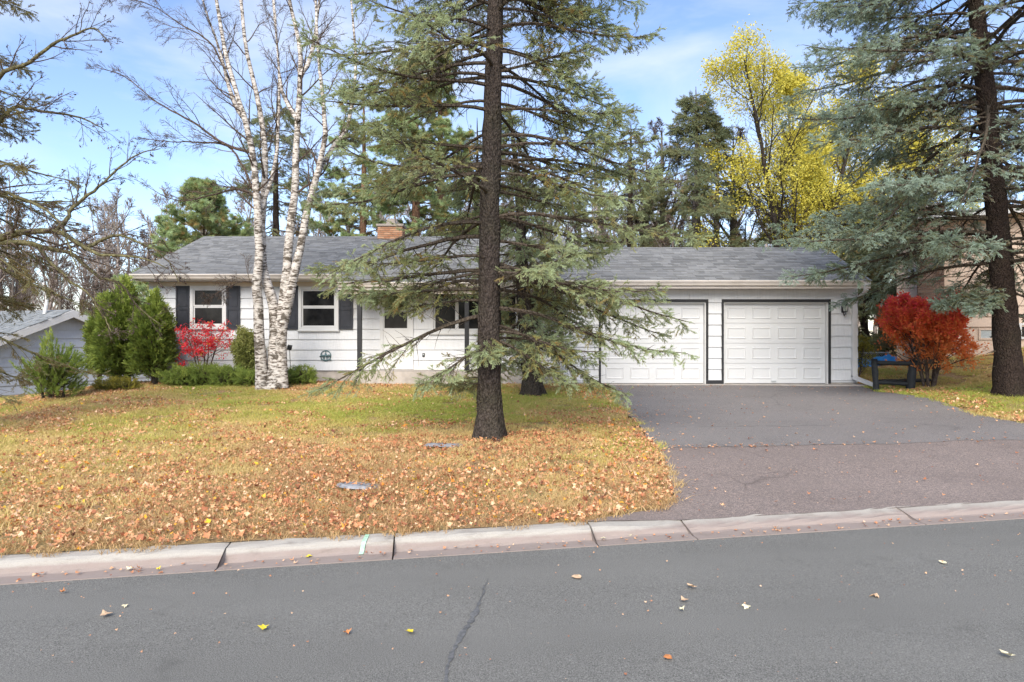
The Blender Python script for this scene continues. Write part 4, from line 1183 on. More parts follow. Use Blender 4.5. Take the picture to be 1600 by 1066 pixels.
for s in np.arange(-1.2 - h, 3.3, .075):
    for sg in (1, -1):
        p, q = (s, s + h) if sg > 0 else (s + h, s)
        A, B = np.array([p, -.03, .05]), np.array([q, -.03, zc])
        dx = B[0] - A[0]
        t0 = min(max((-1.2 - A[0]) / dx, 0), 1); t1 = min(max((3.3 - A[0]) / dx, 0), 1); lo, hi = min(t0, t1), max(t0, t1)
        if hi - lo > .05: segs.append([A + (B - A) * lo, A + (B - A) * hi])
b.tubes(np.array(segs), np.full((len(segs), 2), .0028), 3); o = b.build('wire_mesh', M['galv'], cf)
o['kind'] = 'stuff'
tp = thing('pool_tarp', 'crumpled bright blue tarp on the ground behind the rail fence', 'tarp', (12.5, 22.9, 0))
rg = np.random.default_rng(6)
U, V_ = np.meshgrid(np.linspace(-1.3, .65, 26), np.linspace(-.6, .9, 16), indexing='ij')
Xw, Yw = 12.5 + U, 22.9 + V_
Zt = g(Xw, Yw) + .06 + .24 * np.exp(-((V_ - .2) / .5) ** 2) + .05 * np.sin(U * 7 + V_ * 4) + .03 * np.sin(U * 15 - V_ * 9)
b = MB(); v, q_ = grid_mesh(U, V_, Zt); b.add(v, q_); v2 = v.copy(); v2[:, 2] -= .03; b.add(v2, q_[:, ::-1]); b.build('sheet', M['tarp'], tp, True)

# ------------------------------------------------------------------ stones
def flat_stone(label, x, y, D, w, dpt, h, seed):
    p = at(x, y, D); rg = np.random.default_rng(seed)
    n = 14; a = np.arange(n) * 2 * math.pi / n
    r = 1 + rg.normal(0, .13, n)
    V = []
    for s, z in ((1.04, -.06), (1.0, .35), (.86, .85), (.5, 1.0)):
        V += [(w / 2 * s * r[i] * math.cos(a[i]), dpt / 2 * s * r[i] * math.sin(a[i]), h * z * (1 + rg.normal(0, .12))) for i in range(n)]
    V.append((0, 0, h))
    b = MB(); b.add(V, [(k * n + i, k * n + (i + 1) % n, (k + 1) * n + (i + 1) % n, (k + 1) * n + i) for k in range(3) for i in range(n)], [(3 * n + i, 3 * n + (i + 1) % n, 4 * n) for i in range(n)])
    o = b.build('flat_stone', M['stone']); o.location = (p[0], D, g1(p[0], D) + .005); o.rotation_euler = (R(-4), R(5), rg.uniform(0, .5))
    return tag(o, label, 'stone', 'stones sunk in the lawn')
flat_stone('flat slate-grey stone sunk in leaf litter midway between kerb and spruce', 562, 762, 7.45, .46, .40, .034, 1)
flat_stone('pale grey stone half buried beside the foot of the big spruce', 698, 702, 9.55, .60, .34, .036, 2)

# ------------------------------------------------------------------ trees
def tree_root(name, label, cat, x, y, group=None, sink=0.08):
    return thing(name, label, cat, (x, y, g1(x, y) - sink), group)

def trunk_mesh(path, r, sides=14, flare=0.35, rough=0.05, seed=0):
    rg = np.random.default_rng(seed)
    P = len(path); b = MB()
    v, q = tube_arrays(path[None], r[None], sides)
    v = v.reshape(P, sides, 3); c = path[:, None, :]
    a = np.arange(sides) * 2 * math.pi / sides
    lob = 1 + rg.normal(0, rough, (P, sides))
    z = np.linspace(0, 1, P)
    hgt = (path[:, 2] - path[0, 2])
    fl = flare * np.exp(-hgt / 0.26)
    lob = lob * (1 + fl[:, None] * (1 + 0.45 * np.sin(a * 4 + seed)[None]))
    v = c + (v - c) * lob[..., None]
    b.add(v.reshape(-1, 3), q)
    return b

SPRAY = spruce_sprays(np.random.default_rng(11), 6, L=0.15, nlen=0.021, wid=0.0052, per_m=500)
SPRAY_FAR = spruce_sprays(np.random.default_rng(12), 3, L=0.34, nlen=0.05, wid=0.012, per_m=150)
PINE_TUFT = [needles(np.random.default_rng(40 + k), [((0, 0, 0), (0, 1, 0), .14), ((0, .03, 0), (.6, 1, .2), .12), ((0, .05, 0), (-.6, 1, .1), .12)], .14, .009, 420, 0.75) for k in range(3)]

def spruce(name, label, x, y, height, r0, zlo, prof, seed, mats, lean=(0, 0), per_m=16, spray=SPRAY, gap=None, dens=1.0, bluef=None, tintf=None, elev=lambda f: -0.05 - 0.25 * (1 - f), extra=(), nl2=16, nsp=9, scale=1.0, curve=(-.10, -.10, -.06, -.03, .02, .05, .07, .08, .08), group=None, bare=0.25, zmax=None, sub_bare=0.12, twigs=.85, dead=9, tn=5, hang=-.06):
    rg = np.random.default_rng(seed)
    t = tree_root(name, label, 'tree', x, y, group)
    zs = np.linspace(0, 1, 60)
    path = np.stack([lean[0] * zs + 0.03 * np.sin(zs * 9 + seed), lean[1] * zs, height * zs], 1)
    rad = r0 * (1 - zs) ** 0.85 + 0.012
    trunk_mesh(path, rad, 20, 0.6, 0.07, seed).build('trunk', mats[0], t, True)
    # primary branches
    top = zmax or height * .97
    n = int((top - zlo) * per_m)
    z = np.sort(rg.uniform(zlo, top, n)); f = z / height
    az = (np.arange(n) * 2.39996 + rg.normal(0, .35, n)) % (2 * math.pi)
    keep = np.ones(n, bool)
    if gap:
        for i in range(n):
            keep[i] = rg.uniform() < gap(z[i], az[i])
    z, f, az = z[keep], f[keep], az[keep]
    L = np.array([prof(zz) for zz in z]) * rg.uniform(.6, 1.15, len(z))
    el = np.array([elev(ff) for ff in f]) + rg.normal(0, .12, len(z))
    for (ez, eaz, eL, eel) in extra:
        z, az, L, el = np.append(z, ez), np.append(az, eaz), np.append(L, eL), np.append(el, eel)
    N = len(z); P = 10
    c0 = np.stack([np.interp(z, path[:, 2], path[:, 0]), np.interp(z, path[:, 2], path[:, 1]), z], 1)
    d = np.stack([np.cos(az) * np.cos(el), np.sin(az) * np.cos(el), np.sin(el)], 1)
    p = c0; out = [p]
    for k in range(P - 1):
        p = p + d * (L / (P - 1))[:, None]; out.append(p)
        d = d + rg.normal(0, .05, d.shape); d[:, 2] += curve[k] * rg.uniform(.4, 1.5, N); d /= np.linalg.norm(d, axis=1, keepdims=True)
    B1 = np.stack(out, 1)
    s = np.linspace(0, 1, P)[None]
    R1 = (0.008 + 0.0075 * L)[:, None] * (1 - s) ** .8 + .004
    bm = MB(); bm.tubes(B1, R1, 5)
    # laterals
    l2 = lambda pl, tt: (0.10 + 0.36 * pl * (1.02 - tt) * np.clip(tt / .35, .3, 1)) * scale
    B2, R2, t2 = grow(B1, R1, nl2, bare, .99, .85, .16, l2, 6, .07, [-.04, -.06, -.05, -.02, .02], .45, .0022, rg, flat=True)
    bm.tubes(B2, R2, 3)
    # bare hanging twiglets near the stem
    B3, R3, t3 = grow(B1, R1, dead, .08, .75, 1.0, .3, lambda pl, tt: .18 + .10 * pl * (1 - tt), 4, .18, [-.1, -.12, -.1], .25, .0018, rg)
    bm.tubes(B3, R3, 3)
    # broken stubs on the stem
    ns = int(9 * height); zs_ = rg.uniform(.5, height * .8, ns); sa = rg.uniform(0, 6.28, ns); sl2 = rg.uniform(.05, .28, ns)
    sb = np.stack([np.interp(zs_, path[:, 2], path[:, 0]), np.interp(zs_, path[:, 2], path[:, 1]), zs_], 1)
    sd_ = np.stack([np.cos(sa), np.sin(sa), rg.uniform(-.35, .2, ns)], 1); rr_ = np.interp(zs_, path[:, 2], rad) * .8
    st_ = np.stack([sb + sd_ * (rr_ + sl2 * k)[:, None] + np.array([0, 0, -.10]) * (sl2 * k * k)[:, None] for k in (0, .5, 1)], 1)
    bm.tubes(st_, np.tile([.012, .008, .004], (ns, 1)), 4)
    bm.build('branchwork', mats[1], t)
    # foliage sprays along laterals and at tips
    keepb = rg.uniform(size=len(B2)) > sub_bare
    Bf, tf = B2[keepb], t2[keepb]
    pos, dr, ta = along(Bf, nsp, .18, 1.0, rg)
    tb = np.repeat(tf, nsp)
    Lf = np.repeat(np.linalg.norm(np.diff(Bf, axis=1), axis=2).sum(1), nsp)
    k = rg.uniform(size=len(pos)) < np.clip(dens * (Lf / (.085 * nsp * scale)) * (.25 + .75 * np.clip((tb - bare) / .35, 0, 1)), 0, 1)
    pos, dr, tb, ta = pos[k], dr[k], tb[k], ta[k]
    # side twigs of the laterals carry sprays of their own, hanging a little
    Bt, Rt, tt_ = grow(Bf, R2[keepb], tn, .2, .98, .8, .25, lambda pl, tt: .10 + .28 * pl * (1.1 - tt), 4, .12, hang, .6, .0016, rg)
    bm2 = MB(); bm2.tubes(Bt, Rt, 3); bm2.build('twigwork', mats[1], t)
    kk = np.repeat(np.clip(.2 + .8 * (tf - bare) / .35, .15, 1), tn)
    tw = np.repeat(tf, tn); sel = rg.uniform(size=len(Bt)) < kk * twigs
    p3, d3, t3_ = along(Bt[sel], 2, .3, 1.0, rg)
    pos, dr, tb, ta = np.vstack([pos, p3]), np.vstack([dr, d3]), np.append(tb, np.repeat(tw[sel], 2)), np.append(ta, t3_)
    p2, d2, tt2 = along(B1, 8, .5, 1.0, rg)
    pos, dr, tb, ta = np.vstack([pos, p2]), np.vstack([dr, d2]), np.append(tb, tt2), np.append(ta, tt2)
    m = len(pos)
    sd = np.cross(dr, np.array([0, 0, 1.0])); sd /= np.linalg.norm(sd, axis=1, keepdims=True) + 1e-9
    sgn = rg.choice([-1, 1], m)[:, None]
    dr = dr + sd * sgn * rg.uniform(.2, .9, m)[:, None] + np.array([0, 0, -1.0]) * rg.uniform(-.15, .35, m)[:, None]
    rot = euler_from_axes(dr, rg.normal(0, .5, m))
    scl = rg.uniform(.7, 1.2, m) * (0.8 + .35 * (1 - tb)) * scale
    tint = np.clip(.22 + .62 * tb + rg.normal(0, .30, m), 0, 1) if tintf is None else tintf(pos, tb, rg)
    cl = np.sin(pos[:, 0] * 2.1 + seed) * np.sin(pos[:, 1] * 2.4) * np.sin(pos[:, 2] * 2.7 + 1)
    blue = np.clip(.36 + .95 * cl + rg.normal(0, .22, m) + .25 * (tb - .5), 0, 1) if bluef is None else bluef(pos, tb, rg, cl)
    cr_ = scatter('crown', spray, mats[2], pos, rot, scl, tint, blue, parent=t, rng=rg)
    return t, m

import time as _t
_t0 = _t.time()
def log(s): print('[%.1fs] %s' % (_t.time() - _t0, s))

# the tall spruce before the porch
def prof_c(z):
    return float(np.interp(z, [0.5, 1.1, 1.7, 2.6, 4.0, 6.5, 9, 13.5], [0.5, 0.9, 2.2, 3.0, 2.8, 2.6, 2.1, 0.2]))
def gap_c(z, a):
    toward = math.cos(a + math.pi / 2)          # 1 = straight at the street
    p = 1.0
    if toward > .45: p *= .14 if z < 2.6 else .26
    if toward < -.75: p *= .7
    if z < 1.6: p *= .22
    elif z < 2.3: p *= .6
    return p
sx_, sy_ = -0.335, 10.25
_, m = spruce('spruce_tree', 'tall grey-green spruce with dark trunk standing in the lawn before the porch', sx_, sy_, 13.8, .175, .85, prof_c, 3, (M['bark_spruce'], M['twig_spruce'], M['needle_grey']), lean=(.12, 0), per_m=20, gap=gap_c, elev=lambda f: -.08 + .45 * f, nl2=21, nsp=14, dens=1.15, twigs=.72, bare=.25, sub_bare=.26, dead=20, tn=6, hang=-.16, zmax=9.5,
    extra=[(1.95, math.radians(186), 2.9, -.22), (2.05, math.radians(-6), 3.0, -.10), (1.8, math.radians(8), 2.4, -.22), (2.5, math.radians(2), 3.2, .0), (2.6, math.radians(178), 2.9, .02), (1.45, math.radians(205), 1.2, -.35), (1.6, math.radians(-20), 1.4, -.3), (1.7, math.radians(262), .6, -.4)])
log('spruce c %d' % m)
# the smaller one behind it
def prof_s(z): return float(np.interp(z, [0.5, 1.2, 2.0, 3.5, 6.5], [0.4, 0.9, 1.25, 1.1, .15]))
_, m = spruce('spruce_tree', 'smaller spruce with rough leaning trunk close to the house wall', .47, 15.75, 6.8, .20, .75, prof_s, 8, (M['bark_spruce'], M['twig_spruce'], M['needle_grey']), lean=(-.5, 0), per_m=14, nl2=14, nsp=11, elev=lambda f: -.3 + .4 * f, dens=1.3, twigs=.8, sub_bare=.2, extra=[(2.1, math.radians(-25), 1.9, -.2), (1.7, math.radians(-10), 1.8, -.35), (2.4, math.radians(5), 2.0, -.15)])
log('spruce s %d' % m)
# the blue spruce at the right
def prof_r(z): return float(np.interp(z, [1.2, 2.4, 3.2, 4.5, 7, 10, 15], [1.2, 2.4, 4.0, 4.5, 4.4, 3.2, .2]))
def gap_r(z, a):
    toward = math.cos(a + math.pi / 2)
    p = 1.0
    if toward > .7: p *= .35
    if math.cos(a) > .5: p *= .7
    return p
_, m = spruce('blue_spruce', 'large blue spruce with thick dark trunk on the grass beside the driveway', 9.98, 13.6, 15.5, .225, 2.75, prof_r, 5, (M['bark_dark'], M['twig_spruce'], M['needle_blue']), lean=(-1.45, 0), per_m=18, gap=gap_r, elev=lambda f: -.04 + .32 * f, nl2=21, nsp=15, dens=1.6, twigs=1.0, bare=.2, sub_bare=.14, dead=16, tn=8, hang=-.12, zmax=10.5,
    bluef=lambda p, tb, rg, cl: np.clip(.34 + .9 * cl + rg.normal(0, .25, len(p)) + .35 * (tb - .5), 0, 1),
    extra=[(3.05, math.radians(178), 4.2, .03), (3.3, math.radians(186), 4.5, .05), (3.6, math.radians(170), 4.4, .06), (3.0, math.radians(198), 3.4, .04), (2.3, math.radians(205), 1.1, -.25), (2.3, math.radians(165), 1.2, -.1), (2.2, math.radians(0), 2.0, -.3)])
log('spruce r %d' % m)
# the old spruce whose trunk stands beyond the frame's edge
def prof_l(z): return float(np.interp(z, [1.3, 2.2, 4.0, 7, 10, 14], [2.0, 2.5, 2.4, 1.9, 1.4, .2]))
_, m = spruce('spruce_tree', 'old olive-brown spruce reaching in over the grey house roof', -9.7, 11.4, 13.0, .22, 1.4, prof_l, 17, (M['bark_dark'], M['bark_moss'], M['needle_old']), per_m=11, nl2=14, nsp=8, dens=.8, sub_bare=.35, elev=lambda f: -.25 + .3 * f, zmax=9)
log('spruce l %d' % m)

# ------------------------------------------------------------------ birch clump
def birch():
    D = 17.25
    base = at(425, 606, D); t = tree_root('birch_tree', 'white-barked birch clump with three peeling stems before the shuttered windows', 'tree', base[0], D)
    o = np.array(t.location); rg = np.random.default_rng(21)
    def S(pix, dd, r_a, r_b, n=26):
        k = len(pix); p = np.array([at(x, y, D + d_) for (x, y), d_ in zip(pix, np.linspace(0, dd, k))]) - o
        p = smooth_path(p, n); r = r_b + (r_a - r_b) * (1 - np.linspace(0, 1, n)) ** 1.35
        p[:, :2] += rg.normal(0, .010, (n, 2))
        return p, r
    stems = [
        S([(412, 608), (408, 560), (404, 500), (402, 440), (404, 380), (402, 320), (396, 250), (384, 190), (368, 140), (352, 80), (338, 0), (322, -110), (318, -220)], -.5, .155, .03),
        S([(428, 608), (430, 540), (430, 490), (419, 450), (410, 410), (409, 340), (415, 260), (407, 180), (392, 110), (380, 40), (372, -60), (362, -190)], .5, .175, .03),
        S([(436, 606), (436, 530), (446, 450), (450, 400), (456, 340), (462, 270), (466, 190), (470, 120), (466, 60), (452, 0), (440, -100), (432, -200)], .2, .165, .028),
        S([(440, 606), (440, 520), (452, 465), (466, 400), (478, 340), (496, 270), (508, 210), (504, 150), (497, 80), (494, 0), (488, -110)], -.3, .150, .025),
    ]
    polys, rads = [], []
    for i, (p, r) in enumerate(stems):
        b = trunk_mesh(p, r, 12, .30 if i < 3 else .1, .04, i + 3)
        b.build('trunk', M['birch'], t, True)
        polys.append(p); rads.append(r)
    # forked upper limbs, pale bark
    fk = [S([(470, 120), (486, 90), (494, 40), (505, -40), (520, -140)], .5, .07, .02, 14), S([(384, 190), (362, 150), (348, 95), (330, 40), (300, -50)], -.4, .07, .015, 14), S([(466, 190), (440, 140), (433, 60), (425, -40)], .6, .06, .015, 14),
          S([(497, 270), (520, 230), (545, 190), (556, 100), (550, 20), (545, -60)], .5, .075, .02, 14), S([(409, 330), (430, 250), (436, 150), (432, 60), (420, -60)], .9, .06, .02, 14)]
    for p, r in fk:
        trunk_mesh(p, r, 8, 0, .04, 9).build('limb', M['birch'], t, True)
    # long dark side branches drawn from the photograph
    side = [S([(392, 238), (350, 225), (300, 190), (245, 160), (195, 120), (150, 105)], -.6, .045, .008, 26), S([(398, 300), (360, 232), (300, 222), (270, 222), (215, 215)], -.3, .035, .007, 26), S([(402, 308), (372, 296), (330, 305), (275, 313), (210, 280)], -.8, .04, .007, 26),
            S([(372, 150), (330, 70), (285, 40), (235, 8), (180, -5)], -.8, .03, .006, 26), S([(405, 445), (380, 440), (350, 452), (320, 470)], -.9, .025, .006, 26), S([(466, 300), (505, 270), (520, 235), (560, 215)], .6, .035, .007, 26)]
    for p, r in side: polys.append(p); rads.append(r)
    A, Ra = np.stack(polys), np.stack(rads)
    bm = MB()
    for p, r in side: bm.tube(p, r, 6)
    B1, R1, _ = grow(A[:4], Ra[:4], 13, .42, .98, .75, .2, lambda pl, tt: .16 * pl * (1.1 - tt) + .3, 9, .10, .05, .35, .004, rg); bm.tubes(B1, R1, 4)
    B1b, R1b, _ = grow(A[4:], Ra[4:], 12, .15, .98, .6, .25, lambda pl, tt: .30 * pl * (1.1 - tt) + .15, 9, .12, .02, .5, .003, rg); bm.tubes(B1b, R1b, 3)
    F_ = np.stack([p for p, r in fk]); FR = np.stack([r for p, r in fk])
    B1c, R1c, _ = grow(F_, FR, 10, .2, .98, .6, .2, lambda pl, tt: .3 * pl * (1.1 - tt) + .2, 9, .1, .04, .4, .004, rg); bm.tubes(B1c, R1c, 4)
    C1, CR = np.vstack([B1, B1b, B1c]), np.vstack([R1, R1b, R1c])
    B2, R2, _ = grow(C1, CR, 9, .2, .98, .65, .25, lambda pl, tt: .46 * pl * (1.1 - tt) + .08, 6, .13, -.03, .5, .0032, rg); bm.tubes(B2, R2, 3)
    B3, R3, _ = grow(B2, R2, 5, .2, .98, .6, .3, lambda pl, tt: .50 * pl * (1.1 - tt) + .05, 4, .14, -.08, .55, .0026, rg); bm.tubes(B3, R3, 3)
    bm.build('branchwork', M['twig'], t)
birch()
log('birch')

# ------------------------------------------------------------------ bare trees
def bare_tree_mesh(seed, h, r0, spread=.75, lv=(11, 8, 6, 4), up=.05, fork=3):
    rg = np.random.default_rng(seed)
    zs = np.linspace(0, 1, 16)
    tr = np.stack([np.cumsum(rg.normal(0, .02 * h / 16, 16)), np.cumsum(rg.normal(0, .02 * h / 16, 16)), zs * h * .8], 1)
    trr = r0 * (1 - zs) ** .9 + .02
    tb = trunk_mesh(tr, trr, 10, .3, .04, seed)
    B1, R1, _ = grow(tr[None], trr[None], lv[0], .30, .98, spread, .15, lambda pl, tt: .55 * pl * (1.15 - tt), 10, .08, up, .55, .008, rg)
    tb.tubes(B1, R1, 5)
    B2, R2, _ = grow(B1, R1, lv[1], .2, .98, .65, .2, lambda pl, tt: .45 * pl * (1.1 - tt), 7, .10, up * .6, .5, .005, rg)
    B3, R3, _ = grow(B2, R2, lv[2], .2, .98, .65, .25, lambda pl, tt: .45 * pl * (1.1 - tt) + .1, 5, .12, .02, .55, .008, rg)
    B4, R4, _ = grow(B3, R3, lv[3], .2, .98, .65, .25, lambda pl, tt: .45 * pl * (1.1 - tt) + .1, 4, .12, .02, .6, .007, rg)
    bb = MB(); bb.tubes(B2, R2, 4); bb.tubes(B3, R3, 3); bb.tubes(B4, R4, 3)
    return tb.mesh('trunk', True), bb.mesh('branchwork'), (B3, B4)
BT = [bare_tree_mesh(51, 11, .20, .6), bare_tree_mesh(52, 13, .24, .5), bare_tree_mesh(53, 9, .15, .7, (9, 7, 6, 4))]
for tm, bm_, _ in BT: tm.materials.append(M['bark_grey']); bm_.materials.append(M['twig'])
GB_ = 'bare trees behind the houses'
def bare_tree(label, px, D, k, s, rot):
    x = (px - 800) / F * D
    t = tree_root('bare_tree', label, 'tree', x, D, GB_)
    link('trunk', BT[k][0], None, t); link('branchwork', BT[k][1], None, t)
    t.rotation_euler = (0, 0, rot); t.scale = (s, s, s)
bare_tree('thin bare tree behind the grey house, furthest from the white house', 20, 34, 1, .62, .3)
bare_tree('bare tree rising behind the grey roof near its white vent pipe', 95, 38, 0, .70, 1.2)
bare_tree('bare brown tree between the grey house and the arborvitae', 165, 33, 2, .75, 2.2)
bare_tree('bare tree beside the white house gable next to the white pine', 232, 36, 1, .72, 2.9)
bare_tree('bare tree showing above the roof between birch and chimney', 545, 38, 1, .85, 4.0)
bare_tree('bare tree behind the ridge next to the brick chimney', 598, 34, 2, 1.0, .7)
bare_tree('bare tree behind the roof directly above the front door', 712, 37, 0, .95, 5.0)
bare_tree('bare tree behind the ridge just past the tall spruce trunk', 860, 38, 1, .9, 1.7)
bare_tree('pale bare tree above the joint of house and garage roofs', 955, 33, 2, .95, 3.4)
bare_tree('bare tree behind the garage roof between spruce and yellow maple', 1120, 38, 1, 1.2, .2)
bare_tree('bare tree behind the garage under the yellow foliage', 1165, 34, 0, .8, 2.4)
bare_tree('bare tree above the garage gable end', 1300, 38, 0, .9, 4.4)
bare_tree('tall bare tree behind the porch roof between the two spruces', 800, 33, 1, .95, 2.0)
bare_tree('bare tree above the garage roof nearest the house ridge', 1010, 36, 0, 1.25, 5.6)
bare_tree('bare tree behind the birch stems over the shuttered windows', 480, 35, 0, .95, 1.9)
bare_tree('low bare tree behind the garage beside the brown-trunked spruce', 1052, 30, 2, .9, .9)
bare_tree('twiggy bare tree between the brown-trunked spruce and the tall spruce', 1035, 34, 1, 1.12, 3.1)
bare_tree('twiggy bare tree just past the brown-trunked spruce', 1145, 33, 1, 1.05, 4.9)
bare_tree('slender bare tree behind the ridge over the picture window', 905, 35, 0, 1.05, 2.7)
bare_tree('bare tree in the gap before the beige house', 1375, 36, 2, .9, 1.0)
def far_tree_template(seed):
    rg = np.random.default_rng(seed); zs = np.linspace(0, 1, 10)
    tr = np.stack([np.cumsum(rg.normal(0, .1, 10)), np.cumsum(rg.normal(0, .1, 10)), zs * 9], 1); trr = .14 * (1 - zs) + .02
    b = MB(); b.tubes(tr[None], trr[None], 6)
    B1, R1, _ = grow(tr[None], trr[None], 14, .2, .98, .6, .15, lambda pl, tt: .5 * pl * (1.15 - tt), 7, .08, .06, .5, .018, rg); b.tubes(B1, R1, 4)
    B2, R2, _ = grow(B1, R1, 8, .2, .98, .6, .2, lambda pl, tt: .5 * pl * (1.1 - tt), 5, .1, .04, .5, .014, rg); b.tubes(B2, R2, 3)
    B3, R3, _ = grow(B2, R2, 6, .2, .98, .6, .25, lambda pl, tt: .5 * pl * (1.1 - tt) + .2, 4, .1, .03, .6, .012, rg); b.tubes(B3, R3, 3)
    v = np.concatenate(b.v); q = np.concatenate(b.q)
    return v, np.concatenate([q[:, [0, 1, 2]], q[:, [0, 2, 3]]]), np.zeros(len(v))
rgw = np.random.default_rng(99); n = 135
D_ = rgw.uniform(44, 66, n); x_ = (np.linspace(-200, 1760, n) + rgw.normal(0, 25, n) - 800) / F * D_
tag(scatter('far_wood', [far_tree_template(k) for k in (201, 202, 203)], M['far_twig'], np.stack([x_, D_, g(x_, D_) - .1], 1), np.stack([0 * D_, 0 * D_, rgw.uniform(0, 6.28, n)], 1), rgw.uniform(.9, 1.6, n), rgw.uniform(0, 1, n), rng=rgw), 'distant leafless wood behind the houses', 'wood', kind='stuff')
log('bare')

# crab-apple reaching in from beyond the frame, dried fruit on its twigs
def crab():
    D = 11.2
    t = tree_root('crabapple_tree', 'spreading bare crab-apple with mossy limbs and dried fruit overhanging the lawn', 'tree', -9.75, D)
    o = np.array(t.location); rg = np.random.default_rng(33)
    def S(pix, dd, ra, rb, n=24):
        p = np.array([at(x, y, D + d_) for (x, y), d_ in zip(pix, np.linspace(dd[0], dd[1], len(pix)))]) - o
        p = smooth_path(p, n); p += rg.normal(0, .008, p.shape); return p, np.linspace(ra, rb, n)
    tr, trr = S([(-130, 720), (-128, 600), (-120, 500), (-110, 420), (-95, 330), (-80, 240), (-60, 150)], (0, .2), .17, .08)
    trunk_mesh(tr, trr, 12, .3, .05, 4).build('trunk', M['bark_moss'], t, True)
    lim = [S([(-115, 440), (-60, 395), (0, 372), (40, 363), (90, 362), (125, 382), (160, 398), (215, 402), (262, 420)], (0, -.6), .075, .008),
           S([(85, 362), (104, 345), (118, 320), (150, 296), (180, 268), (215, 240), (250, 232)], (-.25, .3), .04, .006),
           S([(-105, 430), (-50, 385), (30, 378), (70, 388), (110, 395), (150, 430), (190, 445), (215, 480), (250, 505)], (.2, .5), .06, .007),
           S([(-85, 290), (-30, 180), (0, 117), (45, 98), (85, 68), (115, 55), (145, 44), (165, 60)], (0, -.5), .045, .007),
           S([(-90, 300), (-20, 215), (20, 170), (75, 175), (130, 185), (165, 205)], (0, .6), .045, .007),
           S([(-100, 350), (-30, 300), (10, 302), (60, 322), (90, 345), (110, 390), (120, 420)], (0, -.8), .04, .007),
           S([(60, 385), (80, 410), (110, 440), (140, 460), (165, 500), (175, 520)], (.1, -.3), .03, .006),
           S([(130, 390), (165, 372), (190, 368), (230, 385), (262, 408), (280, 440)], (-.3, .2), .03, .006)]
    bm = MB()
    for p, r in lim: bm.tube(p, r, 7)
    bm.build('limbwork', M['bark_moss'], t, True)
    A, Ra = np.stack([p for p, r in lim]), np.stack([r for p, r in lim])
    b2 = MB()
    B1, R1, _ = grow(A, Ra, 16, .22, .99, .6, .2, lambda pl, tt: .22 * pl * (1.2 - tt) + .18, 8, .10, -.01, .45, .003, rg); b2.tubes(B1, R1, 4)
    B2, R2, _ = grow(B1, R1, 6, .15, .98, .65, .25, lambda pl, tt: .40 * pl * (1.1 - tt) + .06, 6, .12, -.01, .5, .0022, rg); b2.tubes(B2, R2, 3)
    B3, R3, _ = grow(B2, R2, 3, .2, .98, .7, .3, lambda pl, tt: .4 * pl * (1.1 - tt) + .03, 4, .12, -.02, .6, .0018, rg); b2.tubes(B3, R3, 3)
    b2.build('branchwork', M['twig'], t)
    pos, d, _ = along(B2, 2, .5, 1, rg); k = rg.uniform(size=len(pos)) < .42
    pos, d = pos[k], d[k]; m = len(pos)
    scatter('foliage', leaf_cards(np.random.default_rng(2), 3, 3, .012, .034, .7, 1.0), M['leaf_brown'], pos, euler_from_axes(d + np.array([0, 0, -.8]), rg.uniform(0, 6, m)), rg.uniform(.7, 1.3, m), rg.uniform(0, 1, m), parent=t, rng=rg)
crab()
log('crab')

# ------------------------------------------------------------------ conifers and yellow trees behind the house
def bg_conifer(name, label, px, D, h, r0, zlo, prof, seed, mats, spray=SPRAY_FAR, **kw):
    a = dict(per_m=7, nl2=13, nsp=8, scale=1.25, dens=1.0, group='evergreens behind the house')
    a.update(kw)
    return spruce(name, label, (px - 800) / F * D, D, h, r0, zlo, prof, seed, mats, spray=spray, **a)
pp = lambda pts: (lambda z: float(np.interp(z, [a for a, _ in pts], [b_ for _, b_ in pts])))
bg_conifer('white_pine', 'soft green white pine behind the left end of the roof'.replace('left end', 'gable end'), 318, 29, 8.6, .20, 1.5, pp([(1.5, 3.4), (4, 3.0), (6, 2.2), (8.6, .4)]), 61, (M['bark_grey'], M['twig'], M['needle_pine']), PINE_TUFT, elev=lambda f: .18 + .5 * f, curve=(0, .02, .03, .03, .04, .05, .06, .06, .06), scale=1.15, per_m=9, dens=.75, twigs=.4, sub_bare=.2)
bg_conifer('spruce_tree', 'tall thin dark conifer rising behind the birch stems', 432, 31, 13.4, .24, 2.0, pp([(2, 3.2), (6, 3.0), (10, 2.2), (13.4, .3)]), 62, (M['bark_dark'], M['twig_spruce'], M['needle_dark']), per_m=5, dens=.6, twigs=.4, sub_bare=.35)
for k, (px, D, lab) in enumerate(((568, 33, 'tall reddish-trunked pine behind the roof between birch and chimney'), (650, 32, 'tall reddish-trunked pine just behind the brick chimney'), (688, 33.5, 'thick reddish-trunked pine behind the ridge beside the tall spruce'))):
    bg_conifer('scots_pine', lab, px, D, 14 + k, .26 + .04 * k, 6.0, pp([(6, 2.6), (9, 2.6), (14, .6)]), 70 + k, (M['bark_pine'], M['twig'], M['needle_pine']), PINE_TUFT, elev=lambda f: .1 + .3 * f, per_m=6, scale=1.2, dens=.6, twigs=.35, sub_bare=.3)
bg_conifer('spruce_tree', 'pointed grey-green spruce behind the garage roof with thick brown trunk', 1088, 31, 12.6, .34, 3.6, pp([(4, 3.4), (7, 3.2), (10, 1.9), (12.6, .1)]), 64, (M['bark_grey'], M['twig_spruce'], M['needle_dark']), per_m=9, dens=.8, twigs=.5, sub_bare=.25)
bg_conifer('spruce_tree', 'muted olive spruce above the joint of the two roofs', 985, 34, 12.0, .26, 3.0, pp([(3, 3.2), (7, 2.8), (12, .2)]), 68, (M['bark_dark'], M['twig_spruce'], M['needle_dark']), per_m=6, dens=.6, twigs=.4, sub_bare=.35)
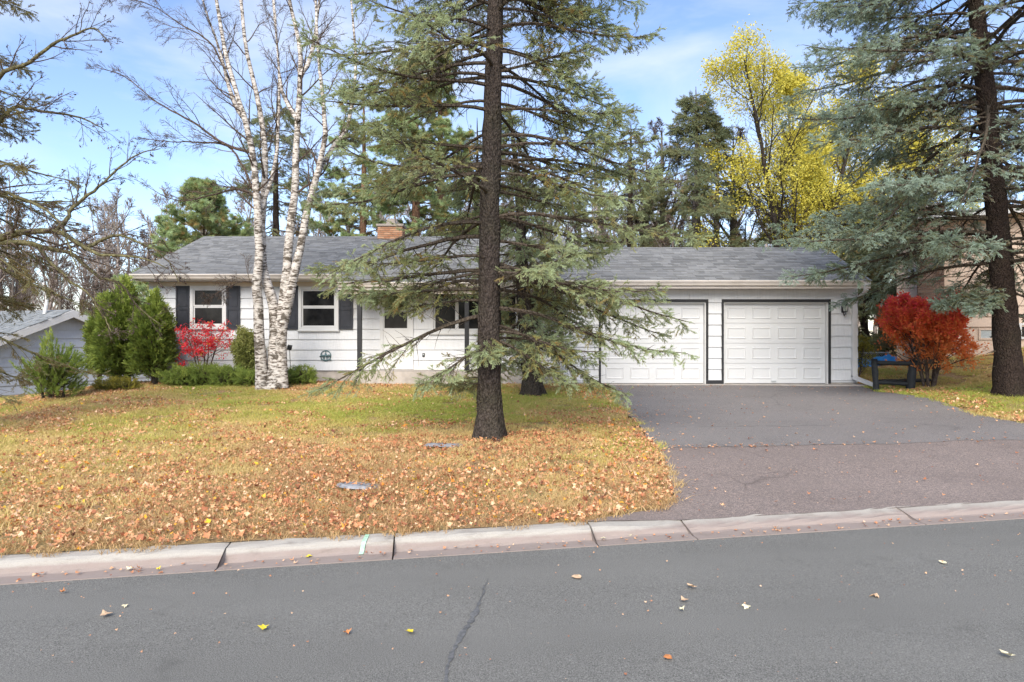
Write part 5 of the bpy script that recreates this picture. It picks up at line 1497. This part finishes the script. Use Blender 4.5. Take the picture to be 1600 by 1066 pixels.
bg_conifer('spruce_tree', 'muted olive spruce behind the porch roof beside the reddish pines', 745, 36, 13.0, .26, 3.0, pp([(3, 3.2), (7, 2.8), (13, .2)]), 69, (M['bark_dark'], M['twig_spruce'], M['needle_dark']), per_m=6, dens=.6, twigs=.4, sub_bare=.35)
bg_conifer('spruce_tree', 'dark spruce behind the garage between the yellow trees', 1255, 34, 12.0, .3, 3.5, pp([(3, 3.6), (7, 3.0), (12, .2)]), 65, (M['bark_dark'], M['twig_spruce'], M['needle_dark']), per_m=5, dens=.7)
bg_conifer('spruce_tree', 'dark green spruce in the gap between garage and beige house', 1352, 27, 5.5, .14, .2, pp([(.2, 1.8), (2, 1.6), (5.5, .1)]), 66, (M['bark_dark'], M['twig_spruce'], M['needle_dark']), per_m=9)
bg_conifer('white_pine', 'loose green pine beside the white house corner above the arborvitae', 215, 30, 5.2, .14, .8, pp([(.8, 2.4), (3, 2.0), (5.2, .3)]), 67, (M['bark_grey'], M['twig'], M['needle_pine']), PINE_TUFT, elev=lambda f: .1 + .4 * f, scale=1.1, per_m=8, dens=.7, twigs=.4, sub_bare=.2)
log('bg conifers')

def leafy_tree(name, label, x, y, h, r0, seed, mats, leaf, ntrunk=1, lv=(12, 8, 6), spread=.55, start=.25, nleaf=5, lscale=1.0, group=None, tint=None, trunkmat_r=None, cat='tree', keepf=None, up=.06, sub=.08, rootspread=.15, l1=.55, leanf=.16):
    rg = np.random.default_rng(seed); t = tree_root(name, label, cat, x, y, group, sub)
    bm = MB(); allB = []
    for s in range(ntrunk):
        zs = np.linspace(0, 1, 16); a = 2 * math.pi * s / max(1, ntrunk) + seed
        off = np.array([math.cos(a), math.sin(a)]) * (rootspread if ntrunk > 1 else 0)
        lean = np.array([math.cos(a), math.sin(a)]) * (h * leanf if ntrunk > 1 else 0) * rg.uniform(.6, 1.3)
        tr = np.stack([off[0] + lean[0] * zs ** 1.3, off[1] + lean[1] * zs ** 1.3, zs * h * .85 * rg.uniform(.85, 1)], 1) + np.cumsum(rg.normal(0, .012 * h / 8, (16, 3)), 0) * np.array([1, 1, 0])
        trr = r0 * (1 - zs) ** .9 + .006 * h / 4
        trunk_mesh(tr, trr, 9, .25 if h > 4 else .1, .04, seed + s).build('trunk', mats[0], t, True)
        B1, R1, _ = grow(tr[None], trr[None], lv[0], start, .99, spread, .18, lambda pl, tt: l1 * pl * (1.15 - tt), 8, .09, up, .5, .003 * h / 4, rg); bm.tubes(B1, R1, 4)
        B2, R2, _ = grow(B1, R1, lv[1], .15, .99, .65, .2, lambda pl, tt: .45 * pl * (1.15 - tt) + .02 * h, 6, .10, up * .5, .5, .0016 * h / 4, rg); bm.tubes(B2, R2, 3)
        B3, R3, _ = grow(B2, R2, lv[2], .2, .99, .65, .25, lambda pl, tt: .45 * pl * (1.15 - tt) + .012 * h, 4, .10, 0, .6, .0012 * h / 4, rg); bm.tubes(B3, R3, 3)
        allB.append(B3)
    bm.build('branchwork', mats[1], t)
    B3 = np.vstack(allB)
    pos, d, _ = along(B3, nleaf, .2, 1.05, rg)
    k = np.ones(len(pos), bool) if keepf is None else rg.uniform(size=len(pos)) < keepf(pos)
    pos, d = pos[k], d[k]; m = len(pos)
    tn = np.clip(rg.normal(.5, .25, m), 0, 1) if tint is None else tint(pos, rg)
    scatter('crown', leaf, mats[2], pos, euler_from_axes(d + rg.normal(0, .5, (m, 3)), rg.uniform(0, 6, m)), lscale * rg.uniform(.7, 1.3, m), tn, parent=t, rng=rg)
    return t, m
YL = leaf_cards(np.random.default_rng(4), 5, 9, .14, .085, .62, .5)
def ykeep(seed, thr):
    def f(p):
        c = np.sin(p[:, 0] * 1.3 + seed) + np.sin(p[:, 1] * 1.5 + 2 * seed) + np.sin(p[:, 2] * 1.4 + 3 * seed)
        return np.clip((c - thr) * .6 + .5, 0.04, 1)
    return f
GY_ = 'yellow-leaved trees behind the garage'
_, m = leafy_tree('yellow_maple', 'bright yellow tree with dark stems behind the garage ridge', 12.2, 29, 15.0, .17, 81, (M['bark_black'], M['bark_black'], M['leaf_yellow']), YL, 3, (17, 9, 6), .52, .22, 4, 1.0, GY_, keepf=ykeep(1, -.45), rootspread=.3)
log('yellow %d' % m)
leafy_tree('yellow_maple', 'second yellow tree nearer the blue spruce behind the garage gable', 16.6, 31, 13.2, .15, 82, (M['bark_black'], M['bark_black'], M['leaf_yellow']), YL, 3, (15, 9, 6), .52, .2, 4, 1.0, GY_, keepf=ykeep(2, -.4), rootspread=.3)
leafy_tree('yellow_maple', 'low thin yellow tree behind the garage roof next to the brown-trunked spruce', 8.3, 28, 7.6, .08, 83, (M['bark_black'], M['bark_black'], M['leaf_yellow']), YL, 1, (10, 6, 5), .6, .3, 2, .9, GY_, keepf=ykeep(3, .3))
leafy_tree('shrub', 'olive-yellow leafy shrub filling the gap past the garage corner', 11.3, 24.6, 3.6, .05, 84, (M['bark_grey'], M['twig'], M['olive_leaf']), leaf_cards(np.random.default_rng(5), 3, 5, .05, .075), 4, (8, 6, 4), .5, .15, 3, 1.0, cat='shrub')
leafy_tree('shrub', 'low yellowing shrub at the foot of the garage downspout', 9.75, 19.4, 1.35, .02, 85, (M['bark_grey'], M['twig'], M['olive_leaf']), leaf_cards(np.random.default_rng(6), 3, 4, .03, .055), 4, (7, 5, 3), .6, .1, 2, .9, cat='shrub')
# burning bushes
RL = leaf_cards(np.random.default_rng(7), 5, 4, .035, .055, .5, .5)
_, m = leafy_tree('burning_bush', 'large orange-red burning bush behind the black log rail', 10.35, 16.95, 2.55, .035, 91, (M['twig'], M['twig'], M['leaf_red']), RL, 7, (13, 7, 5), .62, .16, 3, 1.25, None, cat='shrub', rootspread=.10, l1=.62, leanf=.27,
    tint=lambda p, rg: np.clip((p[:, 2] - .85) / 1.75 + rg.normal(0, .2, len(p)), 0, 1), keepf=lambda p: ykeep(7, -1.1)(p * 2.2))
log('bush %d' % m)
leafy_tree('burning_bush', 'small crimson burning bush beneath the first shuttered window', (318 - 800) / F * 18.75, 18.75, 2.1, .022, 92, (M['twig'], M['twig'], M['leaf_crimson']), RL, 5, (11, 7, 5), .8, .40, 5, 1.05, None, cat='shrub', rootspread=.06, l1=.62, up=-.01, leanf=.2,
    tint=lambda p, rg: np.clip(rg.normal(.45, .22, len(p)), 0, 1), keepf=ykeep(5, -.9))

# ------------------------------------------------------------------ evergreen shrubs
def frond(rng, k=4, n=16, L=.16, w=.02):
    out = []
    for _ in range(k):
        V, T = [], []
        for i in range(n):
            y = rng.uniform(0, L); s = rng.choice([-1, 1]); d = np.array([s * rng.uniform(.3, 1), 1.0, rng.normal(0, .25)]); d /= np.linalg.norm(d)
            c = np.array([0, y, 0]); l = rng.uniform(.35, .6) * L; u = np.cross(d, [0, 0, 1]); u = u / np.linalg.norm(u) * w / 2
            b_ = len(V); V += [c - u * .5, c + d * l * .5 + u, c + d * l, c + d * l * .5 - u]; T += [(b_, b_ + 1, b_ + 2), (b_, b_ + 2, b_ + 3)]
        out.append((np.array(V), np.array(T), np.zeros(len(V))))
    return out
FR = frond(np.random.default_rng(9))
def dense_shrub(name, label, x, y, rx, ry, h, seed, mat, leaf, n, zc=.5, shape='egg', stems=2, stem_r=.04, zb=.15, lscale=1.0, up=.8, group=None, lump=.25):
    """leaf sprays on lumpy shells round the stems, thicker outside, with gaps"""
    rg = np.random.default_rng(seed); t = tree_root(name, label, 'shrub', x, y, group, .03)
    for s in range(stems):
        a = s * 2.4 + seed; p = smooth_path([(.08 * math.cos(a) * stems, .05 * math.sin(a), 0), (.12 * math.cos(a) * stems * .8, .06 * math.sin(a), h * .3), (.16 * math.cos(a), .1 * math.sin(a), h * .8)], 12)
        trunk_mesh(p, np.linspace(stem_r, .008, 12), 8, .2, .05, s).build('trunk', M['bark_black'], t, True)
    d = rg.normal(size=(n, 3)); d /= np.linalg.norm(d, axis=1, keepdims=True)
    lm = 1 + lump * (np.sin(d[:, 0] * 5 + seed) * np.sin(d[:, 1] * 4.3 + 1) + np.sin(d[:, 2] * 6 + d[:, 0] * 4 + seed)) * .6
    r = rg.uniform(.25, 1, n) ** .45 * lm
    zz = d[:, 2] * r
    taper = np.clip(1.05 - .42 * (zz * .5 + .5) ** 1.8, .3, 1.1) if shape == 'egg' else 1.0
    pos = np.stack([d[:, 0] * r * rx * taper, d[:, 1] * r * ry * taper, zb + (h - zb) * (zz * .5 + .5)], 1)
    out = np.stack([d[:, 0], d[:, 1], d[:, 2] * .5 + up], 1) + rg.normal(0, .35, (n, 3))
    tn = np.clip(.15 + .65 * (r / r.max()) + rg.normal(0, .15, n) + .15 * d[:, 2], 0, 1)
    # twigs from stem to outer sprays
    k = rg.choice(n, min(n, 260), replace=False)
    c0 = np.stack([pos[k, 0] * .1, pos[k, 1] * .1, pos[k, 2] * .55], 1); mid = (c0 + pos[k]) / 2 + rg.normal(0, .03, (len(k), 3))
    bm = MB(); bm.tubes(np.stack([c0, mid, pos[k]], 1), np.tile([.010, .006, .002], (len(k), 1)), 3); bm.build('branchwork', M['twig'], t)
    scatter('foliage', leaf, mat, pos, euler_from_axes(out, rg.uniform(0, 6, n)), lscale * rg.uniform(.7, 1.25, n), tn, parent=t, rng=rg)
    return t
def px(x, D): return (x - 800) / F * D
GA = 'arborvitae at the house corner'
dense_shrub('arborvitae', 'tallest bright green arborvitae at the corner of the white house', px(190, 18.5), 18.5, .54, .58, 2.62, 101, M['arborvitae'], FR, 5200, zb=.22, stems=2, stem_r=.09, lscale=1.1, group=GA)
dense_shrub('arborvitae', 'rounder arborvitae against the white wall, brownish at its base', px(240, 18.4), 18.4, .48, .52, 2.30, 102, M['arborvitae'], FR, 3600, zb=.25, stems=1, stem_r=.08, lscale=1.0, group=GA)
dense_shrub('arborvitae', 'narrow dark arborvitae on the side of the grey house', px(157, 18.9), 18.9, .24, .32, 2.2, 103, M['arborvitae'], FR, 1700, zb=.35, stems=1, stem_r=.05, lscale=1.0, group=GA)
MUGO = [needles(np.random.default_rng(60 + k), [((0, 0, 0), (0, 1, 0), .20)], .07, .008, 330, .7) for k in range(3)]
dense_shrub('mugo_pine', 'bushy green mugo pine standing before the grey siding', px(84, 16.6), 16.6, .58, .55, 1.26, 104, M['yew'], MUGO, 800, zb=.1, shape='egg', stems=3, stem_r=.035, lscale=1.0, up=1.3, lump=.6)
dense_shrub('box_shrub', 'upright rounded olive-green shrub between the window shutter and the birch', px(386, 18.7), 18.7, .36, .34, 1.52, 105, M['boxleaf'], leaf_cards(np.random.default_rng(13), 3, 7, .035, .05, .5), 1900, zb=.35, shape='ball', stems=3, stem_r=.02)
YW = [needles(np.random.default_rng(70 + k), [((0, 0, 0), (0, 1, 0), .16), ((0, .05, 0), (.7, 1, 0), .10), ((0, .07, 0), (-.7, 1, 0), .10)], .028, .007, 330, 1.1) for k in range(3)]
GYW = 'low yews along the foundation'
for k, (xx, D_, rx, h, lab) in enumerate(((282, 18.2, .45, .45, 'low dark yew at the foot of the rounder arborvitae'), (318, 18.3, .50, .55, 'low yew under the small crimson bush'), (358, 18.2, .50, .48, 'low yew beneath the upright olive shrub'), (396, 18.0, .40, .36, 'low yew touching the birch trunks on the arborvitae side'), (466, 18.35, .45, .42, 'low spreading yew beside the garden spotlight'))):
    dense_shrub('yew_shrub', lab, px(xx, D_), D_, rx, .35, h, 110 + k, M['yew'], YW, 420, zb=.02, shape='ball', stems=1, stem_r=.02, up=.5, group=GYW, lump=.4)
dense_shrub('heath_mound', 'low brownish heath mound in front of the arborvitae trunks', px(182, 17.6), 17.6, .55, .3, .24, 120, M['olive_leaf'], YW, 260, zb=.0, shape='ball', stems=1, stem_r=.01, up=.6)
log('shrubs')

# ------------------------------------------------------------------ grass, litter, loose leaves
rg = np.random.default_rng(77)
def vnoise(x, y, s, seed):
    r = np.random.default_rng(seed); a = r.uniform(0, 6.28, 12); k = r.normal(0, 1, (12, 2)) * s
    return sum(np.sin(k[i, 0] * x + k[i, 1] * y + a[i]) for i in range(12)) / 3.5
def lawn_points(n, ymax=21.5):
    y = np.sqrt(rg.uniform(5.2 ** 2, ymax ** 2, n)); x = rg.uniform(-.80, .80, n) * y * 1.02 + rg.uniform(-1.2, 1.2, n)
    ok = (y > kerb_back(x) - .03) & ~on_drive(x, y, .02)
    ok &= ~((y > 19.25) & (x > -10.4) & (x < 1.5)) & ~((y > 18.2) & (x > -4.25) & (x < 1.4)) & ~((y > 17.5) & (x > 1.2) & (x < 9.25)) & ~(((x - 11.55) * .5 + (y - 20.5) * .866 > -.1) & (x > 11.2))
    nx, ny = .917, -.40
    ok &= ~(((x - gp[0]) * nx + (y - gp[1]) * ny < .15) & (x < -12.5))
    return x[ok], y[ok]
def blades(rng, n, rad, hmin, hmax, w):
    V, T = [], []
    for i in range(n):
        a, r = rng.uniform(0, 6.28), rad * math.sqrt(rng.uniform()); c = np.array([r * math.cos(a), r * math.sin(a), -.01])
        h = rng.uniform(hmin, hmax); lean = rng.normal(0, .75, 2) * h; b2 = rng.uniform(0, 6.28); u = np.array([math.cos(b2), math.sin(b2), 0]) * w / 2
        m = c + np.array([lean[0] * .35, lean[1] * .35, h * .62]); e = c + np.array([lean[0], lean[1], h * .95])
        k = len(V); V += [c - u, c + u, m + u * .8, m - u * .8, e]; T += [(k, k + 1, k + 2), (k, k + 2, k + 3), (k + 3, k + 2, k + 4)]
    return np.array(V), np.array(T), np.zeros(len(V))
TUFT = [blades(np.random.default_rng(80 + k), 110, .16, .03, .085, .006) for k in range(4)]
x, y = lawn_points(15000)
kd = y - kerb_back(x)
green = vnoise(x, y, 1.5, 1) * .55 + vnoise(x, y, .5, 2) * .5
gr = np.clip(.47 + .36 * green + .03 * np.clip(kd - 3, 0, 8) * .6 + rg.normal(0, .07, len(x)), .05, 1)
gr = np.where(kd < 2.2, gr * np.clip(.55 + .2 * kd, .55, 1), gr)
gr = np.where(x > 8, np.clip(gr + .18, 0, 1), gr)
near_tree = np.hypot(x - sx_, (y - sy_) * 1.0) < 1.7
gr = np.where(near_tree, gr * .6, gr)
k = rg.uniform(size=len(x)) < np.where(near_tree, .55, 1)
x, y, gr = x[k], y[k], gr[k]; m = len(x)
sc = rg.uniform(.7, 1.2, m)
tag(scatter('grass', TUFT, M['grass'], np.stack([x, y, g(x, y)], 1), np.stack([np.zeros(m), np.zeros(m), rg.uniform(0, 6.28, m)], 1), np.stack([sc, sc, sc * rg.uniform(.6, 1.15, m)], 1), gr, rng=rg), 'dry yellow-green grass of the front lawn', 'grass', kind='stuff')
log('grass %d' % m)

def leaf_shape(rng, lobes=5, size=.09, curl=.3):
    """lobed leaf, creased and curled"""
    n = lobes * 2; pts = [(0, -.35)]
    for i in range(n + 1):
        a = -math.pi * .5 + math.pi * 2 * (i + .6) / (n + 1.2)
        r = (.52 if i % 2 else .27) * rng.uniform(.85, 1.15)
        pts.append((r * math.cos(a), r * math.sin(a)))
    p = np.array(pts) * size
    cx_, cy_ = 0, 0
    V = np.vstack([[0, 0, 0], np.column_stack([p, np.zeros(len(p))])])
    ca = rng.uniform(0, 3.14); q = V[:, 0] * math.cos(ca) + V[:, 1] * math.sin(ca)
    V[:, 2] = curl * q ** 2 / size * rng.choice([1, 1, -1]) * 2 + rng.normal(0, .05 * size, len(V))
    V[:, 2] += .25 * curl * np.abs(V[:, 0])
    T = [(0, i, i + 1) for i in range(1, len(V) - 1)] + [(0, len(V) - 1, 1)]
    return V, np.array(T), np.zeros(len(V))
LF = [leaf_shape(np.random.default_rng(90 + k), 3 + k % 3, .092, [.25, .5, .8, .35, .6, 1.0][k]) for k in range(6)]
x, y = lawn_points(320000)
kd = y - kerb_back(x)
pn = vnoise(x, y, 1.5, 1) * .55 + vnoise(x, y, .5, 2) * .5
dens = np.interp(kd, [0, 1.5, 3.5, 6, 10, 14], [1.0, .95, .68, .40, .30, .38]) - .42 * pn + .40 * vnoise(x, y, 3.2, 6)
edge_d = np.abs(x - dl(y)); dens = np.where((edge_d < .7) & (x < 4), dens + .4, dens)
dens = np.where((y > 18.3) & (x > -10) & (x < 2), dens + .45, dens)
dens = np.where((x > 8) & (np.abs(x - dr(y)) < .7), dens + .45, dens)
dens = np.where((x > 8) & (np.abs(x - dr(y)) > .9), dens * .45, dens)
k = rg.uniform(size=len(x)) < np.clip(dens, .03, 1) * .80
x, y = x[k], y[k]; m = len(x)
tn = np.clip(np.where(rg.uniform(size=m) < .05, rg.uniform(.86, 1.0, m), rg.beta(1.5, 1.4, m) * .84), 0, 1)
nt_ = np.hypot(x - sx_, y - sy_) < 1.5
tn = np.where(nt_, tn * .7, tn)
rot = np.stack([rg.normal(0, .6, m), rg.normal(0, .6, m), rg.uniform(0, 6.28, m)], 1)
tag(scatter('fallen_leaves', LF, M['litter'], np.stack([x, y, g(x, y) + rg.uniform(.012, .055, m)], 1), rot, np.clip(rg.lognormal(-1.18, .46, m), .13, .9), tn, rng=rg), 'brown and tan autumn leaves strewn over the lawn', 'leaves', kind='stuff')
log('litter %d' % m)
# crumbs and small leaves on the paved surfaces
n = 2600
y = rg.uniform(5.7, 17.4, n); x = dl(y) + (dr(y) - dl(y)) * rg.beta(.75, .9, n)
ok = y > kerb_back(x) + .05; x, y = x[ok], y[ok]
edge = np.minimum(x - dl(y), dr(y) - x); ok = (edge < .35) | (rg.uniform(size=len(x)) < .35) | (y > 16.6); x, y = x[ok], y[ok]
zz = g(x, y) + .022
x2 = rg.uniform(-4.8, 6.5, 700); y2 = road_edge(x2) - np.where(rg.uniform(size=700) < .35, rg.uniform(-.19, .05, 700), rg.uniform(0, 3.2, 700))
sx2 = rg.uniform(1.0, 8.3, 260); sy2 = seam(sx2) + rg.normal(0, .05, 260) * (1 + 2 * np.exp(-(sx2 - 2)))
k = rg.uniform(size=260) < np.clip(1.2 - (sx2 - 2) * .35, .12, 1); sx2, sy2 = sx2[k], sy2[k]
X = np.concatenate([x, x2, sx2]); Y = np.concatenate([y, y2, sy2])
Zc = np.concatenate([zz, np.where(y2 > road_edge(x2), .014, .024), g(sx2, sy2) + .022]); m = len(X)
s_ = np.concatenate([np.clip(rg.lognormal(-1.35, .45, len(x)), .1, .6), np.where(y2 > road_edge(x2), rg.uniform(.12, .5, len(x2)), rg.uniform(.05, .24, len(x2))), rg.uniform(.2, .7, len(sx2))])
tn = np.clip(rg.beta(2, 2, m) * .9, 0, 1)
tag(scatter('leaf_litter', LF, M['litter'], np.stack([X, Y, Zc], 1), np.stack([rg.normal(0, .2, m), rg.normal(0, .2, m), rg.uniform(0, 6.28, m)], 1), s_, tn, rng=rg), 'scraps of dry leaf scattered on the driveway and street', 'leaves', kind='stuff')

# single leaves one can point to on the street
def cleaf(name, c): return paint(name, c, .7, .15, 30)
M['ly'], M['lo'], M['lt'], M['lp'] = cleaf('leaf_yellow_flat', (.72, .56, .05)), cleaf('leaf_orange_flat', (.55, .22, .08)), cleaf('leaf_tan_flat', (.62, .42, .26)), cleaf('leaf_pale_flat', (.72, .64, .42))
LM = {}
def street_leaf(label, x, y, mat, s, k, rz):
    D = F * (CZ - .01) / (y - HZ); p = at(x, y, D)
    key = (k, mat)
    if key not in LM:
        b = MB(); v, t_, _ = LF[k]; b.add(v, None, t_); v2 = v.copy(); v2[:, 2] -= .0015; b.add(v2, None, t_[:, ::-1]); LM[key] = b.mesh('fallen_leaf'); LM[key].materials.append(M[mat])
    V = (road_edge(p[0]) - p[1]) / 10.5
    o = link('fallen_leaf', LM[key]); o.location = (p[0], p[1], max(0.02 * math.sin(max(0, min(1, V)) * math.pi), 0) + .014); o.rotation_euler = (R(5), R(-4), rz); o.scale = (s * .85, s * .85, s * .85)
    tag(o, label, 'leaf', 'single leaves on the street')
for a in (('yellow leaf lying in the gutter near the green paint mark', 482, 869, 'ly', .75, 0, .3), ('yellow leaf alone on the asphalt below the kerb', 412, 984, 'ly', .8, 1, 1.2), ('bright yellow leaf beside the tar line in the road', 640, 990, 'ly', .85, 3, 2.2),
    ('orange leaf on the asphalt between two yellow leaves', 542, 991, 'lo', .7, 4, .8), ('large tan leaf on the asphalt below the kerb end', 902, 902, 'lt', 1.25, 0, 1.9), ('tan leaf on the road, upper of a close pair', 1080, 919, 'lt', .95, 1, 2.6),
    ('orange-tan leaf on the road, lower of a close pair', 1069, 940, 'lt', .85, 3, .4), ('small pale leaf just beneath the close pair of tan leaves', 1065, 955, 'lp', .6, 4, 1.1), ('pale folded leaf in the middle of the street', 1166, 949, 'lp', .9, 2, .2),
    ('orange leaf near the bottom edge of the street', 1044, 1030, 'lo', .85, 0, 2.0), ('long tan leaf lying across the right part of the street'.replace('right part of the street', 'street below the driveway'), 1368, 932, 'lt', 1.0, 2, 1.5), ('pale leaf on the asphalt nearest the driveway gutter', 1474, 880, 'lp', .9, 0, .7),
    ('pale yellow maple leaf near the corner of the street', 1573, 1028, 'lp', .95, 1, 2.4), ('tan leaf by the kerb far down the street'.replace(' far down the street', ' at the edge of the lawn slope'), 165, 962, 'lt', 1.05, 3, .9), ('small pale leaf on asphalt near the tan one by the kerb', 195, 947, 'lp', .6, 2, 1.3),
    ('brown curled leaf on the asphalt near the gutter', 98, 926, 'lo', .6, 5, .1), ('pale leaf in the gutter beside the kerb crack', 202, 890, 'lp', .7, 1, .5), ('yellow leaf in the gutter next to the pale one', 247, 890, 'ly', .6, 4, 1.7),
    ('cream leaf in the gutter where the kerb drops', 985, 836, 'lp', .75, 0, .2), ('pale leaf in the gutter at the kerb joint before the driveway', 943, 842, 'lp', .8, 3, 2.9)):
    street_leaf(*a)
log('done')
